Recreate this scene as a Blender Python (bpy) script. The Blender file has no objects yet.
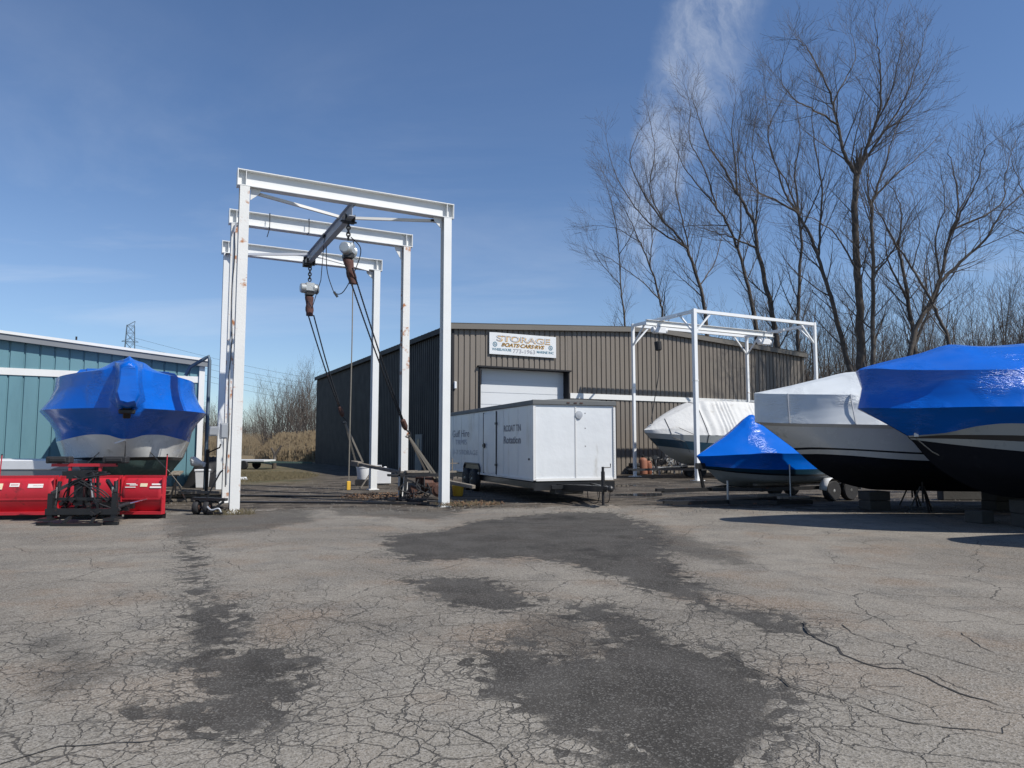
import bpy, math, random
import numpy as np
from mathutils import Vector, Matrix, noise
random.seed(7)
SC = bpy.context.scene
COL = SC.collection
R = math.radians
PI = math.pi

# ------------------------------------------------------------------ camera
F = 705.0
PITCH = math.atan(60/705)
CP, SP = math.cos(PITCH), math.sin(PITCH)
EYE = 1.6
def ray(px, py):
    c = px-512; r = 384-py
    return c, F*CP-r*SP, F*SP+r*CP
def at(px, py, Y):
    x, y, z = ray(px, py); k = Y/y
    return Vector((x*k, Y, EYE+z*k))
def gp(px, py, z=0.0):
    x, y, zz = ray(px, py); k = (z-EYE)/zz
    return Vector((x*k, y*k, z))
cam = bpy.data.cameras.new('camera')
cam.sensor_width = 36; cam.lens = F/1024*36
cam.clip_start = 0.05; cam.clip_end = 5000
co = bpy.data.objects.new('camera', cam); COL.objects.link(co)
co.location = (0, 0, EYE); co.rotation_euler = (PI/2+PITCH, 0, 0)
SC.camera = co

# ------------------------------------------------------------------ materials
class NT:
    def __init__(s, nt): s.nt = nt; s.L = nt.links
    def n(s, t, **k):
        o = s.nt.nodes.new(t)
        for a, b in k.items():
            if a == 'i':
                for q, v in b.items():
                    if hasattr(v, 'is_output'): s.L.new(v, o.inputs[q])
                    else: o.inputs[q].default_value = v
            else: setattr(o, a, b)
        return o
    def m(s, op, a, b=None, c=None, clamp=False):
        o = s.n('ShaderNodeMath', operation=op); o.use_clamp = clamp
        for k, v in enumerate((a, b, c)):
            if v is None: continue
            if hasattr(v, 'is_output'): s.L.new(v, o.inputs[k])
            else: o.inputs[k].default_value = v
        return o.outputs[0]
    def mix(s, f, a, b, bt='MIX'):
        o = s.n('ShaderNodeMix', data_type='RGBA', blend_type=bt)
        for k, v in ((0, f), (6, a), (7, b)):
            if hasattr(v, 'is_output'): s.L.new(v, o.inputs[k])
            else: o.inputs[k].default_value = v if k == 0 else (*v[:3], 1)
        return o.outputs[2]
    def noise(s, vec, sc, det=4, rough=.55, dist=0):
        o = s.n('ShaderNodeTexNoise', i={'Scale': sc, 'Detail': det, 'Roughness': rough, 'Distortion': dist})
        if vec is not None: s.L.new(vec, o.inputs['Vector'])
        return o.outputs['Fac']
    def ss(s, x, a, b):
        o = s.n('ShaderNodeMapRange', interpolation_type='SMOOTHSTEP')
        for k, v in ((0, x), (1, a), (2, b)):
            if hasattr(v, 'is_output'): s.L.new(v, o.inputs[k])
            else: o.inputs[k].default_value = v
        return o.outputs[0]
    def mapv(s, vec, sc=(1, 1, 1), loc=(0, 0, 0), rot=(0, 0, 0)):
        o = s.n('ShaderNodeMapping'); s.L.new(vec, o.inputs[0])
        o.inputs['Scale'].default_value = sc; o.inputs['Location'].default_value = loc
        o.inputs['Rotation'].default_value = rot
        return o.outputs[0]
def newmat(name):
    m = bpy.data.materials.new(name); m.use_nodes = True
    t = NT(m.node_tree); b = m.node_tree.nodes['Principled BSDF']
    return m, t, b
def pmat(name, col, rough=.5, metal=0, vary=.12, vs=3, col2=None, c2=(.55, .7), c2s=2.0, c2det=6, stretch=(1, 1, 1),
         bump=0, bs=30, coat=0, spec=.5, drip=False, bd=.02):
    m, t, b = newmat(name)
    tc = t.n('ShaderNodeTexCoord').outputs['Object']
    v = t.mapv(tc, stretch)
    n1 = t.noise(v, vs, 5)
    f = t.m('MULTIPLY_ADD', n1, 2*vary, 1-vary)
    c = t.mix(1.0, col, t.n('ShaderNodeCombineColor', i={0: f, 1: f, 2: f}).outputs[0], 'MULTIPLY')
    if col2 is not None:
        n2 = t.noise(t.mapv(tc, (1, 1, .25) if drip else (1, 1, 1), (3, 7, 1)), c2s, c2det, .65)
        c = t.mix(t.ss(n2, c2[0], c2[1]), c, col2)
    t.L.new(c, b.inputs['Base Color'])
    rr = t.m('MULTIPLY_ADD', t.noise(v, vs*2.3, 4), .25, max(rough-.12, .02), clamp=True)
    t.L.new(rr, b.inputs['Roughness'])
    b.inputs['Metallic'].default_value = metal
    b.inputs['Specular IOR Level'].default_value = spec
    if coat: b.inputs['Coat Weight'].default_value = coat; b.inputs['Coat Roughness'].default_value = .08
    if bump:
        bn = t.n('ShaderNodeBump', i={'Height': t.noise(v, bs, 4), 'Strength': bump, 'Distance': bd})
        t.L.new(bn.outputs[0], b.inputs['Normal'])
    return m
def wrapmat(name, col, rough=.22, amt=.5):
    """taut heat shrunk plastic film: glossy, with fine pulled wrinkles and weld seams"""
    m, t, b = newmat(name)
    tc = t.n('ShaderNodeTexCoord').outputs['Object']
    n = t.noise(tc, 1.3, 3)
    f = t.m('MULTIPLY_ADD', n, .3, .85)
    t.L.new(t.mix(1.0, col, t.n('ShaderNodeCombineColor', i={0: f, 1: f, 2: f}).outputs[0], 'MULTIPLY'), b.inputs['Base Color'])
    t.L.new(t.m('MULTIPLY_ADD', t.noise(tc, 4, 3), .2, rough-.1), b.inputs['Roughness'])
    a = t.noise(t.mapv(tc, (.7, 1, 2.2)), .9, 2, .5, .4)
    c = t.noise(t.mapv(tc, (3, 1.5, 9), rot=(.2, .3, .1)), 2.2, 5, .6, 1.2)
    msk = t.ss(t.noise(tc, 1.1, 2), .44, .64)
    h = t.m('ADD', t.m('MULTIPLY', a, .38), t.m('MULTIPLY', t.m('MULTIPLY', c, msk), .34))
    bn = t.n('ShaderNodeBump', i={'Height': h, 'Strength': amt, 'Distance': .12})
    t.L.new(bn.outputs[0], b.inputs['Normal'])
    b.inputs['Specular IOR Level'].default_value = .55
    return m
M = {}
M['white_steel'] = pmat('white_painted_steel', (.68, .69, .68), .5, 0, .06, 2, (.32, .14, .05), (.66, .76), 2.2, 8, bump=.15, bs=40)
M['white_steel_rust'] = pmat('rusting_white_paint', (.66, .66, .64), .55, 0, .08, 2, (.38, .15, .05), (.56, .66), 2.6, 9, bump=.25, bs=30)
M['white_tube'] = pmat('white_gloss_tube', (.74, .75, .75), .4, 0, .05, 2, (.4, .3, .22), (.7, .8), 3, 8)
M['grey_steel'] = pmat('grey_galvanised_steel', (.36, .38, .41), .55, .1, .2, 3, (.2, .1, .06), (.62, .75), 4, 8)
M['dark_steel'] = pmat('dark_greasy_steel', (.028, .028, .03), .45, .4, .3, 8, (.12, .05, .03), (.6, .72), 6, 8, bump=.3, bs=40)
M['rust'] = pmat('rusty_red_steel', (.085, .038, .026), .7, .2, .3, 9, (.05, .03, .025), (.5, .65), 8, 6, bump=.4, bs=40)
M['cast'] = pmat('cast_aluminium_housing', (.45, .47, .47), .4, .5, .15, 6, (.12, .12, .12), (.6, .7), 6, 6, bump=.15)
M['bag'] = pmat('red_brown_chain_bag', (.085, .032, .025), .75, 0, .25, 8, (.05, .03, .03), (.5, .65), 5, 5, bump=.4, bs=20)
M['cable'] = pmat('black_cable', (.02, .02, .022), .55, .1, .2, 20)
M['webbing'] = pmat('grey_webbing', (.2, .18, .15), .8, 0, .25, 12)
M['rubber'] = pmat('black_rubber', (.018, .018, .02), .75, 0, .25, 8, bump=.3)
M['black_paint'] = pmat('black_painted_steel', (.015, .016, .018), .4, .1, .3, 6, (.07, .04, .03), (.62, .75), 6, 7, coat=.2)
M['chrome'] = pmat('chromed_rod', (.6, .6, .62), .2, 1, .1)
M['red_paint'] = pmat('red_plow_paint', (.46, .018, .030), .45, 0, .2, 3, (.14, .02, .02), (.56, .72), 4, 10, coat=.1, bump=.06, bs=14)
M['decal_white'] = pmat('white_decal', (.75, .72, .68), .5, 0, .05)
M['decal_cream'] = pmat('cream_decal', (.72, .62, .42), .5, 0, .1)
M['pink'] = pmat('pink_faded_print', (.55, .12, .12), .5)
M['blue_wrap'] = wrapmat('blue_shrink_wrap', (.001, .108, .52), .21, .66)
M['white_wrap'] = wrapmat('white_shrink_wrap', (.60, .63, .64), .36, .75)
M['canvas'] = pmat('white_canvas_cover', (.54, .54, .53), .8, 0, .1, 1.5, (.4, .39, .37), (.55, .75), 2, 6, bump=.4, bs=7, bd=.05)
M['gel_white'] = pmat('white_gelcoat', (.62, .62, .6), .25, 0, .06, 1.5, (.4, .39, .36), (.6, .75), 2, 6, coat=.4)
M['gel_grey'] = pmat('grey_gelcoat', (.30, .32, .32), .3, 0, .08, 1.5, coat=.3)
M['gel_black'] = pmat('black_gelcoat', (.008, .009, .012), .35, 0, .2, 2)
M['gel_teal'] = pmat('navy_teal_gelcoat', (.012, .05, .085), .35, 0, .1, 2, coat=.3)
M['antifoul_green'] = pmat('green_antifouling_paint', (.05, .085, .075), .75, 0, .2, 3, (.09, .12, .1), (.5, .7), 4, 7)
M['antifoul_black'] = pmat('black_antifouling_paint', (.006, .007, .011), .8, 0, .25, 3, (.014, .016, .02), (.55, .75), 4, 7, spec=.2)
M['brown_metal'] = pmat('bronze_ribbed_cladding', (.175, .152, .128), .5, 0, .12, .5, (.125, .105, .085), (.5, .8), .7, 8, stretch=(1, 1, .3), spec=.4, drip=True)
M['dark_metal'] = pmat('near_black_ribbed_cladding', (.015, .015, .018), .65, 0, .12, .5, spec=.3)  # near-black base, far darker than the bronze walls of the same building
M['brown_trim'] = pmat('taupe_metal_trim', (.165, .15, .13), .45, 0, .07, 1)
M['roof_metal'] = pmat('weathered_metal_roofing', (.24, .23, .21), .5, .1, .15, 1)
M['teal_metal'] = pmat('teal_metal_siding', (.115, .235, .275), .5, 0, .08, .6, (.085, .18, .215), (.5, .8), 1.2, 7, stretch=(1, 1, .25), drip=True)
M['white_trim'] = pmat('white_metal_trim', (.7, .7, .68), .5, 0, .06, 2, (.5, .48, .44), (.6, .8), 3, 8)
M['grey_trim'] = pmat('grey_metal_gutter', (.2, .21, .22), .5, .1, .1, 2)
M['door_white'] = pmat('white_sectional_door', (.6, .62, .64), .45, 0, .04, 1)
M['trailer_white'] = pmat('white_trailer_skin', (.66, .68, .69), .38, 0, .06, .8, (.42, .40, .36), (.54, .80), 2.2, 9, bump=.35, bs=1.1, bd=.08, drip=True)
M['trailer_roof'] = pmat('dirty_trailer_roof', (.12, .125, .125), .6, .1, .2, 2)
M['alu'] = pmat('dull_aluminium', (.45, .46, .47), .4, .6, .1, 4)
M['ink'] = pmat('faded_black_lettering', (.25, .255, .27), .7, 0, .5, 9)
M['ink_faint'] = pmat('very_faded_lettering', (.46, .48, .5), .7, 0, .4, 12)
M['sign_white'] = pmat('white_sign_board', (.64, .66, .67), .5, 0, .06, 2)
M['sign_grey'] = pmat('silver_grey_sign_letters', (.3, .3, .33), .5)
M['sign_gold'] = pmat('gold_sign_paint', (.55, .33, .08), .5)
M['sign_dark'] = pmat('dark_brown_sign_letters', (.06, .035, .02), .5)
M['sign_blue'] = pmat('blue_green_sign_paint', (.06, .17, .24), .5)
M['orange'] = pmat('weathered_orange_steel', (.26, .10, .06), .65, 0, .2, 5, (.2, .1, .07), (.5, .7), 5, 6)
M['yellow'] = pmat('yellow_plastic', (.65, .38, .04), .5, 0, .1, 4)
M['plastic_white'] = pmat('white_plastic', (.68, .69, .70), .4, 0, .06, 3, (.35, .33, .3), (.62, .8), 4, 7)
M['timber'] = pmat('weathered_grey_timber', (.2, .175, .145), .85, 0, .3, 6, (.09, .075, .06), (.5, .7), 9, 8, stretch=(.3, 1, 3), bump=.4)
M['concrete'] = pmat('dark_stained_concrete', (.06, .057, .052), .9, 0, .25, 4, (.06, .055, .05), (.5, .7), 4, 8, bump=.5)
M['bark'] = pmat('grey_brown_bark', (.075, .062, .052), .9, 0, .3, 3, (.13, .115, .1), (.5, .68), 2, 6, stretch=(2, 2, .5), bump=.5, bs=12)
M['twig'] = pmat('grey_brown_twigs', (.085, .070, .060), .85, 0, .2, 1)
M['twig_far'] = pmat('far_brown_twigs', (.12, .10, .085), .9, 0, .2, .4)
M['reed'] = pmat('dry_straw_reeds', (.33, .25, .15), .85, 0, .55, 4, (.15, .11, .07), (.5, .62), 2.5, 6, stretch=(1, 1, .08))
M['leaf_litter'] = pmat('dead_brown_leaves', (.15, .085, .045), .85, 0, .4, 9)
M['dry_grass'] = pmat('dry_weed_grass', (.17, .14, .08), .85, 0, .3, 4)
M['gravel'] = pmat('grey_gravel_stones', (.13, .12, .105), .85, 0, .4, 7)
M['pole_steel'] = pmat('blue_grey_davit_steel', (.1, .14, .18), .5, .3, .15, 4)

# ------------------------------------------------------------------ mesh builder
class MB:
    def __init__(s): s.v = []; s.f = []
    def add(s, vs, fs):
        b = len(s.v); s.v += [tuple(p) for p in vs]; s.f += [tuple(b+i for i in q) for q in fs]
    def box(s, c, d, rot=None):
        x, y, z = d[0]/2, d[1]/2, d[2]/2
        vs = [Vector((i*x, j*y, k*z)) for i in (-1, 1) for j in (-1, 1) for k in (-1, 1)]
        if rot is not None:
            vs = [rot @ p for p in vs]
        c = Vector(c)
        s.add([p+c for p in vs], [(0, 1, 3, 2), (4, 6, 7, 5), (0, 4, 5, 1), (2, 3, 7, 6), (0, 2, 6, 4), (1, 5, 7, 3)])
        return s
    def frame(s, p0, p1, up=(0, 0, 1)):
        p0 = Vector(p0); p1 = Vector(p1); d = (p1-p0); L = d.length; d.normalize()
        u = Vector(up)
        if abs(u.dot(d)) > .98: u = Vector((0, 1, 0)) if abs(d.y) < .9 else Vector((1, 0, 0))
        a = d.cross(u).normalized(); b = a.cross(d).normalized()
        return p0, p1, d, a, b, L
    def bar(s, p0, p1, w, h=None, up=(0, 0, 1)):
        h = h or w
        p0, p1, d, a, b, L = s.frame(p0, p1, up)
        vs = []
        for p in (p0, p1):
            for (i, j) in ((-1, -1), (1, -1), (1, 1), (-1, 1)): vs.append(p+a*(i*w/2)+b*(j*h/2))
        s.add(vs, [(3, 2, 1, 0), (4, 5, 6, 7), (0, 1, 5, 4), (1, 2, 6, 5), (2, 3, 7, 6), (3, 0, 4, 7)])
        return s
    def prof(s, p0, p1, pts, up=(0, 0, 1)):
        """extrude a closed 2D profile (a = side, b = up) from p0 to p1"""
        p0, p1, d, a, b, L = s.frame(p0, p1, up)
        n = len(pts)
        vs = [p+a*q[0]+b*q[1] for p in (p0, p1) for q in pts]
        fs = [(i, (i+1) % n, n+(i+1) % n, n+i) for i in range(n)]
        fs += [tuple(range(n-1, -1, -1)), tuple(range(n, 2*n))]
        s.add(vs, fs); return s
    def ibeam(s, p0, p1, w, h, tf=.02, tw=.014, up=(0, 0, 1)):
        x, y, t = w/2, h/2, tw/2
        pts = [(-x, -y), (x, -y), (x, -y+tf), (t, -y+tf), (t, y-tf), (x, y-tf), (x, y), (-x, y), (-x, y-tf), (-t, y-tf), (-t, -y+tf), (-x, -y+tf)]
        return s.prof(p0, p1, pts, up)
    def tube(s, pts, r, n=8, cap=True):
        pts = [Vector(p) for p in pts]; k = len(pts)
        rr = r if isinstance(r, (list, tuple)) else [r]*k
        b0 = len(s.v); prev = None
        for i, p in enumerate(pts):
            d = (pts[min(i+1, k-1)]-pts[max(i-1, 0)])
            if d.length < 1e-9: d = Vector((0, 0, 1))
            d.normalize()
            if prev is None:
                u = Vector((0, 0, 1)) if abs(d.z) < .9 else Vector((1, 0, 0))
                a = d.cross(u).normalized()
            else:
                a = (prev - d*prev.dot(d))
                a = a.normalized() if a.length > 1e-6 else d.orthogonal().normalized()
            prev = a; b = d.cross(a)
            for j in range(n):
                th = 2*PI*j/n
                s.v.append(tuple(p+(a*math.cos(th)+b*math.sin(th))*rr[i]))
        for i in range(k-1):
            for j in range(n):
                q = b0+i*n; j2 = (j+1) % n
                s.f.append((q+j, q+j2, q+n+j2, q+n+j))
        if cap:
            s.f.append(tuple(b0+j for j in range(n-1, -1, -1)))
            s.f.append(tuple(b0+(k-1)*n+j for j in range(n)))
        return s
    def lathe(s, c, axis, prof, n=24):
        """prof: list of (t along axis, radius)"""
        ax = Vector(axis).normalized(); a = ax.orthogonal().normalized(); b = ax.cross(a); c = Vector(c)
        b0 = len(s.v)
        for (t, r) in prof:
            for j in range(n):
                th = 2*PI*j/n; s.v.append(tuple(c+ax*t+(a*math.cos(th)+b*math.sin(th))*max(r, 1e-4)))
        for i in range(len(prof)-1):
            for j in range(n):
                q = b0+i*n; j2 = (j+1) % n
                s.f.append((q+j, q+j2, q+n+j2, q+n+j))
        s.f.append(tuple(b0+j for j in range(n-1, -1, -1)))
        s.f.append(tuple(b0+(len(prof)-1)*n+j for j in range(n)))
        return s
    def ball(s, c, r, n=10, sc=(1, 1, 1)):
        b0 = len(s.v); c = Vector(c)
        for i in range(n//2+1):
            ph = PI*i/(n//2)
            for j in range(n):
                th = 2*PI*j/n
                s.v.append((c.x+r*sc[0]*math.sin(ph)*math.cos(th), c.y+r*sc[1]*math.sin(ph)*math.sin(th), c.z+r*sc[2]*math.cos(ph)))
        for i in range(n//2):
            for j in range(n):
                q = b0+i*n; j2 = (j+1) % n; s.f.append((q+j, q+n+j, q+n+j2, q+j2))
        return s
    def surf(s, rows):
        """rows: list of equally long lists of points"""
        b0 = len(s.v); w = len(rows[0])
        for r in rows: s.v += [tuple(p) for p in r]
        for i in range(len(rows)-1):
            for j in range(w-1):
                q = b0+i*w+j; s.f.append((q, q+1, q+w+1, q+w))
        return s
def build(name, mb, mat, parent=None, loc=None, rotz=0, smooth=0, bevel=0, label=None, kind=None, solid=0, cat=None, group=None):
    me = bpy.data.meshes.new(name); me.from_pydata(mb.v, [], mb.f); me.validate(); me.update()
    me.materials.append(M[mat] if isinstance(mat, str) else mat)
    if smooth:
        me.polygons.foreach_set('use_smooth', [True]*len(me.polygons))
        me.set_sharp_from_angle(angle=R(smooth))
    o = bpy.data.objects.new(name, me); COL.objects.link(o)
    if parent: o.parent = parent
    if loc is not None: o.location = loc
    if rotz: o.rotation_euler.z = rotz
    if bevel:
        b = o.modifiers.new('edge', 'BEVEL'); b.width = bevel; b.segments = 1; b.limit_method = 'ANGLE'; b.angle_limit = R(50)
    if solid:
        b = o.modifiers.new('thickness', 'SOLIDIFY'); b.thickness = solid; b.offset = -1
    for a, v in (('label', label), ('kind', kind), ('category', cat), ('group', group)):
        if v: o[a] = v
    return o
def thing(name, label, cat, loc=(0, 0, 0), rotz=0, group=None):
    o = bpy.data.objects.new(name, None); COL.objects.link(o)
    o.location = loc; o.rotation_euler.z = rotz; o.empty_display_size = .2
    o['label'] = label; o['category'] = cat
    if group: o['group'] = group
    return o
def text_part(name, s, mat, parent, size, origin, xdir, zdir, sx=1.0, bold=0, shear=0, align='LEFT', depth=.003, width=None):
    """real letters laid on a surface; origin is the lower left corner, xdir the reading direction"""
    cu = bpy.data.curves.new(name, 'FONT'); cu.body = s; cu.size = size; cu.extrude = depth; cu.offset = bold; cu.shear = shear
    t = bpy.data.objects.new(name, cu); COL.objects.link(t)
    dg = bpy.context.evaluated_depsgraph_get(); dg.update()
    me = bpy.data.meshes.new_from_object(t.evaluated_get(dg))
    bpy.data.objects.remove(t); bpy.data.curves.remove(cu)
    xs = [v.co.x for v in me.vertices]; x0, x1 = min(xs), max(xs)
    if width: sx = width/(x1-x0)
    X = Vector(xdir).normalized(); Z = Vector(zdir).normalized(); N = X.cross(Z)
    o0 = Vector(origin)
    for v in me.vertices:
        c = v.co.copy()
        v.co = o0+X*((c.x-x0)*sx)+Z*c.y+N*c.z
    me.materials.clear(); me.materials.append(M[mat])
    o = bpy.data.objects.new(name, me); COL.objects.link(o); o.parent = parent
    return o
def copy_tree(o, parent=None):
    c = o.copy(); COL.objects.link(c); c.parent = parent
    for ch in list(o.children): copy_tree(ch, c)
    return c

# ------------------------------------------------------------------ world, sun
SAZ, SEL = R(117), R(48)
sun_dir = Vector((math.sin(SAZ)*math.cos(SEL), math.cos(SAZ)*math.cos(SEL), math.sin(SEL)))
sl = bpy.data.lights.new('sun', 'SUN'); sl.energy = 4.9; sl.angle = R(.5); sl.color = (1, .955, .88)
so = bpy.data.objects.new('sun', sl); COL.objects.link(so)
so.rotation_euler = sun_dir.to_track_quat('Z', 'Y').to_euler(); so.location = sun_dir*60
W_ = bpy.data.worlds.new('World'); SC.world = W_; W_.use_nodes = True
t = NT(W_.node_tree); bg = W_.node_tree.nodes['Background']
sky = t.n('ShaderNodeTexSky', sky_type='NISHITA', sun_disc=False, sun_elevation=SEL, sun_rotation=SAZ,
          altitude=100, air_density=1.0, dust_density=.35, ozone_density=2.4)
gen = t.n('ShaderNodeTexCoord').outputs['Generated']
sep = t.n('ShaderNodeSeparateXYZ', i={0: gen})
X, Y, Z = sep.outputs
yy = t.m('MAXIMUM', Y, .05)
gx = t.m('DIVIDE', X, yy); gz = t.m('DIVIDE', Z, yy)
uv = t.n('ShaderNodeCombineXYZ', i={0: gx, 1: gz, 2: 0.0}).outputs[0]
front = t.ss(Y, .05, .3)
zz = t.m('ADD', t.m('MAXIMUM', Z, 0.0), .12)
pu = t.n('ShaderNodeCombineXYZ', i={0: t.m('DIVIDE', X, zz), 1: t.m('DIVIDE', Y, zz), 2: 0.0}).outputs[0]
# thin cirrus veil: long soft streaks
c1 = t.noise(t.mapv(pu, (.42, .95, 1), rot=(0, 0, R(-32))), 1.1, 8, .6, .8)
c2 = t.noise(t.mapv(pu, (.2, .25, 1), (4.4, 1.2, 0)), 1.0, 3, .5)
veil = t.m('MULTIPLY', t.ss(c1, .36, .80), t.ss(c2, .38, .65))
low = t.ss(Z, .55, .12)
veil = t.m('MULTIPLY', t.m('MULTIPLY', veil, t.m('MULTIPLY_ADD', low, .75, .25)), .40)
hz = t.m('MULTIPLY', t.m('MULTIPLY', t.ss(Z, .42, .0), t.m('MULTIPLY_ADD', c2, .9, -.12)), .26)
veil = t.m('MAXIMUM', veil, hz)
# the single torn plume of cirrus rising to the right of centre
def gxz(px, py):
    x, y, z = ray(px, py); return x/y, z/y
a0 = gxz(618, 300); a1 = gxz(728, -30)
dx, dz = a1[0]-a0[0], a1[1]-a0[1]; L = math.hypot(dx, dz); ux, uz = dx/L, dz/L
al = t.m('ADD', t.m('MULTIPLY', t.m('SUBTRACT', gx, a0[0]), ux), t.m('MULTIPLY', t.m('SUBTRACT', gz, a0[1]), uz))
pr = t.m('SUBTRACT', t.m('MULTIPLY', t.m('SUBTRACT', gx, a0[0]), uz), t.m('MULTIPLY', t.m('SUBTRACT', gz, a0[1]), ux))
wn = t.noise(uv, 7, 5, .6)
pr = t.m('ADD', pr, t.m('MULTIPLY_ADD', wn, .09, -.045))
tt = t.m('DIVIDE', al, L)
wd = t.m('MULTIPLY_ADD', t.m('MAXIMUM', tt, 0.0), .052, .024)
pl = t.m('SUBTRACT', 1.0, t.ss(t.m('DIVIDE', t.m('ABSOLUTE', pr), wd), .3, 1.25))
pnv = t.n('ShaderNodeCombineXYZ', i={0: t.m('MULTIPLY', al, 9.0), 1: t.m('MULTIPLY_ADD', pr, 16.0, t.m('MULTIPLY', al, 6.0)), 2: 0.3}).outputs[0]
pn = t.noise(pnv, 1.0, 12, .7, .2)
pl = t.m('MULTIPLY', t.m('MULTIPLY', pl, t.ss(pn, .20, .78)), t.m('MULTIPLY', t.ss(tt, -.1, .3), front))
pl = t.m('MULTIPLY', pl, .42)
cl = t.m('MAXIMUM', veil, pl)
skyc = t.mix(1.0, sky.outputs[0], (.86, .99, 1.16), 'MULTIPLY')
cc = t.mix(cl, skyc, (8.2, 8.6, 9.2))
t.L.new(cc, bg.inputs[0]); bg.inputs[1].default_value = .098
SC.view_settings.view_transform = 'Standard'; SC.view_settings.look = 'None'
SC.view_settings.exposure = .12; SC.view_settings.gamma = 1
SC.cycles.use_denoising = True
SC.cycles.max_bounces = 6; SC.cycles.diffuse_bounces = 3
# ------------------------------------------------------------------ ground
def G(pts): return [gp(*p) for p in pts]
patches = [
 [(467,664),(487,648),(514,641),(535,650),(563,660),(600,655),(608,640),(590,620),(560,615),(575,605),(600,602),(640,620),(672,640),(690,645),(722,655),(757,675),(785,697),(772,725),(735,775),(622,775),(584,744),(549,716),(490,685)],
 [(406,580),(450,578),(490,580),(535,601),(507,610),(462,606),(430,594)],
 [(389,535),(440,531),(480,520),(520,516),(560,512),(610,512),(640,520),(665,545),(668,562),(690,580),(711,591),(715,605),(764,612),(802,624),(807,634),(778,631),(729,617),(690,601),(654,591),(619,577),(584,566),(528,556),(473,557),(410,561),(392,552)],
 [(171,660),(191,653),(290,650),(307,660),(290,672),(294,690),(280,717),(256,738),(218,731),(184,724),(192,716),(144,714),(144,707),(205,694),(205,672),(171,666)],
 [(191,607),(229,605),(236,622),(239,638),(218,648),(195,646),(181,640),(191,628)],
 [(185,541),(192,541),(202,607),(195,607)],
]
faint = [
 [(640,520),(700,538),(757,560),(757,570),(700,560),(640,545)],
 [(160,515),(310,508),(320,520),(260,530),(170,540)],
 [(30,640),(70,636),(105,655),(100,685),(50,693),(35,670)],
 [(330,498),(420,500),(470,506),(440,520),(330,515)],
 [(508,628),(530,612),(575,610),(612,640),(600,660),(560,662),(530,648)],
]
def sdf(px, py, poly):
    d = np.full(px.shape, 1e9); inside = np.zeros(px.shape, bool); n = len(poly)
    for i in range(n):
        x0, y0 = poly[i][0], poly[i][1]; x1, y1 = poly[(i+1) % n][0], poly[(i+1) % n][1]
        ex, ey = x1-x0, y1-y0; L = max(ex*ex+ey*ey, 1e-9)
        tt = np.clip(((px-x0)*ex+(py-y0)*ey)/L, 0, 1)
        d = np.minimum(d, np.hypot(px-x0-tt*ex, py-y0-tt*ey))
        c = ((y0 > py) != (y1 > py)) & (px < ex*(py-y0)/(ey if abs(ey) > 1e-9 else 1e-9)+x0)
        inside ^= c
    return np.where(inside, d, -d)
def axis(lo, a, b, hi, step, g=1.18):
    mid = list(np.arange(a, b, step)); out = [b]; s = step
    while out[-1] < hi: s *= g; out.append(out[-1]+s)
    pre = [a]; s = step
    while pre[-1] > lo: s *= g; pre.append(pre[-1]-s)
    return np.array(pre[:0:-1]+mid+out)
gxs = axis(-700, -14, 14, 700, .09); gys = axis(-60, 2, 24, 2600, .09)
GX, GY = np.meshgrid(gxs, gys)
pat = np.full(GX.shape, -9.0); fnt = np.full(GX.shape, -9.0)
for p in patches: pat = np.maximum(pat, sdf(GX, GY, G(p)))
for p in faint: fnt = np.maximum(fnt, sdf(GX, GY, G(p)))
# where the worn lot gives way to the dirt yard (negative = asphalt)
yard = [(-200,16.5),(-12,17.3),(-8.6,16.6),(-6.2,17.2),(-3.5,18.0),(-1.0,18.3),(.8,18.0),(3.2,18.6),(6,17.6),(9,16.3),(14,15.4),(200,14),(200,400),(-200,400)]
yrd = sdf(GX, GY, yard)
dens = np.exp(-((GX+1.6)**2/7+(GY-4.6)**2/5.0))+.8*np.exp(-((GX+2.9)**2/1.6+(GY-6.6)**2/3))+.9*np.exp(-((GX-1.6)**2/.6+(GY-5.6)**2/3.5))+.45*np.exp(-((GX+3)**2/9+(GY-5)**2/2))
zz = .004*np.sin(GX*.9+.4*GY)*np.cos(GY*.7)
zz = zz*(np.abs(GX) < 60)
zz -= .10*np.exp(-((GX+1.75)**2+(GY-17.6)**2)/2.2)
zz -= .012*np.exp(-np.maximum(0, -pat)*8)*(pat > -1)
nx, ny = len(gxs), len(gys)
me = bpy.data.meshes.new('ground')
V = np.stack([GX, GY, zz], -1).reshape(-1, 3)
idx = np.arange(nx*ny).reshape(ny, nx)
Fq = np.stack([idx[:-1, :-1], idx[:-1, 1:], idx[1:, 1:], idx[1:, :-1]], -1).reshape(-1, 4)
me.vertices.add(len(V)); me.vertices.foreach_set('co', V.ravel())
me.loops.add(Fq.size); me.loops.foreach_set('vertex_index', Fq.ravel().astype(np.int32))
me.polygons.add(len(Fq)); me.polygons.foreach_set('loop_start', np.arange(0, Fq.size, 4, dtype=np.int32))
me.update(calc_edges=True); me.validate()
me.polygons.foreach_set('use_smooth', [True]*len(me.polygons))
for nm, arr in (('patch', pat), ('faint', fnt), ('yard', yrd), ('alligator', dens)):
    a = me.attributes.new(nm, 'FLOAT', 'POINT'); a.data.foreach_set('value', np.clip(arr, -5, 5).ravel().astype(np.float32))
m, t, b = newmat('worn_asphalt_and_dirt')
A = lambda n: t.n('ShaderNodeAttribute', attribute_name=n).outputs['Fac']
P = t.n('ShaderNodeNewGeometry').outputs['Position']
pat_, fnt_, yrd_, dns = A('patch'), A('faint'), A('yard'), A('alligator')
big = t.noise(P, .35, 4, .6); med = t.noise(P, 1.6, 5, .6); fine = t.noise(P, 28, 6, .75); grit = t.noise(P, 130, 3, .8)
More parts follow.
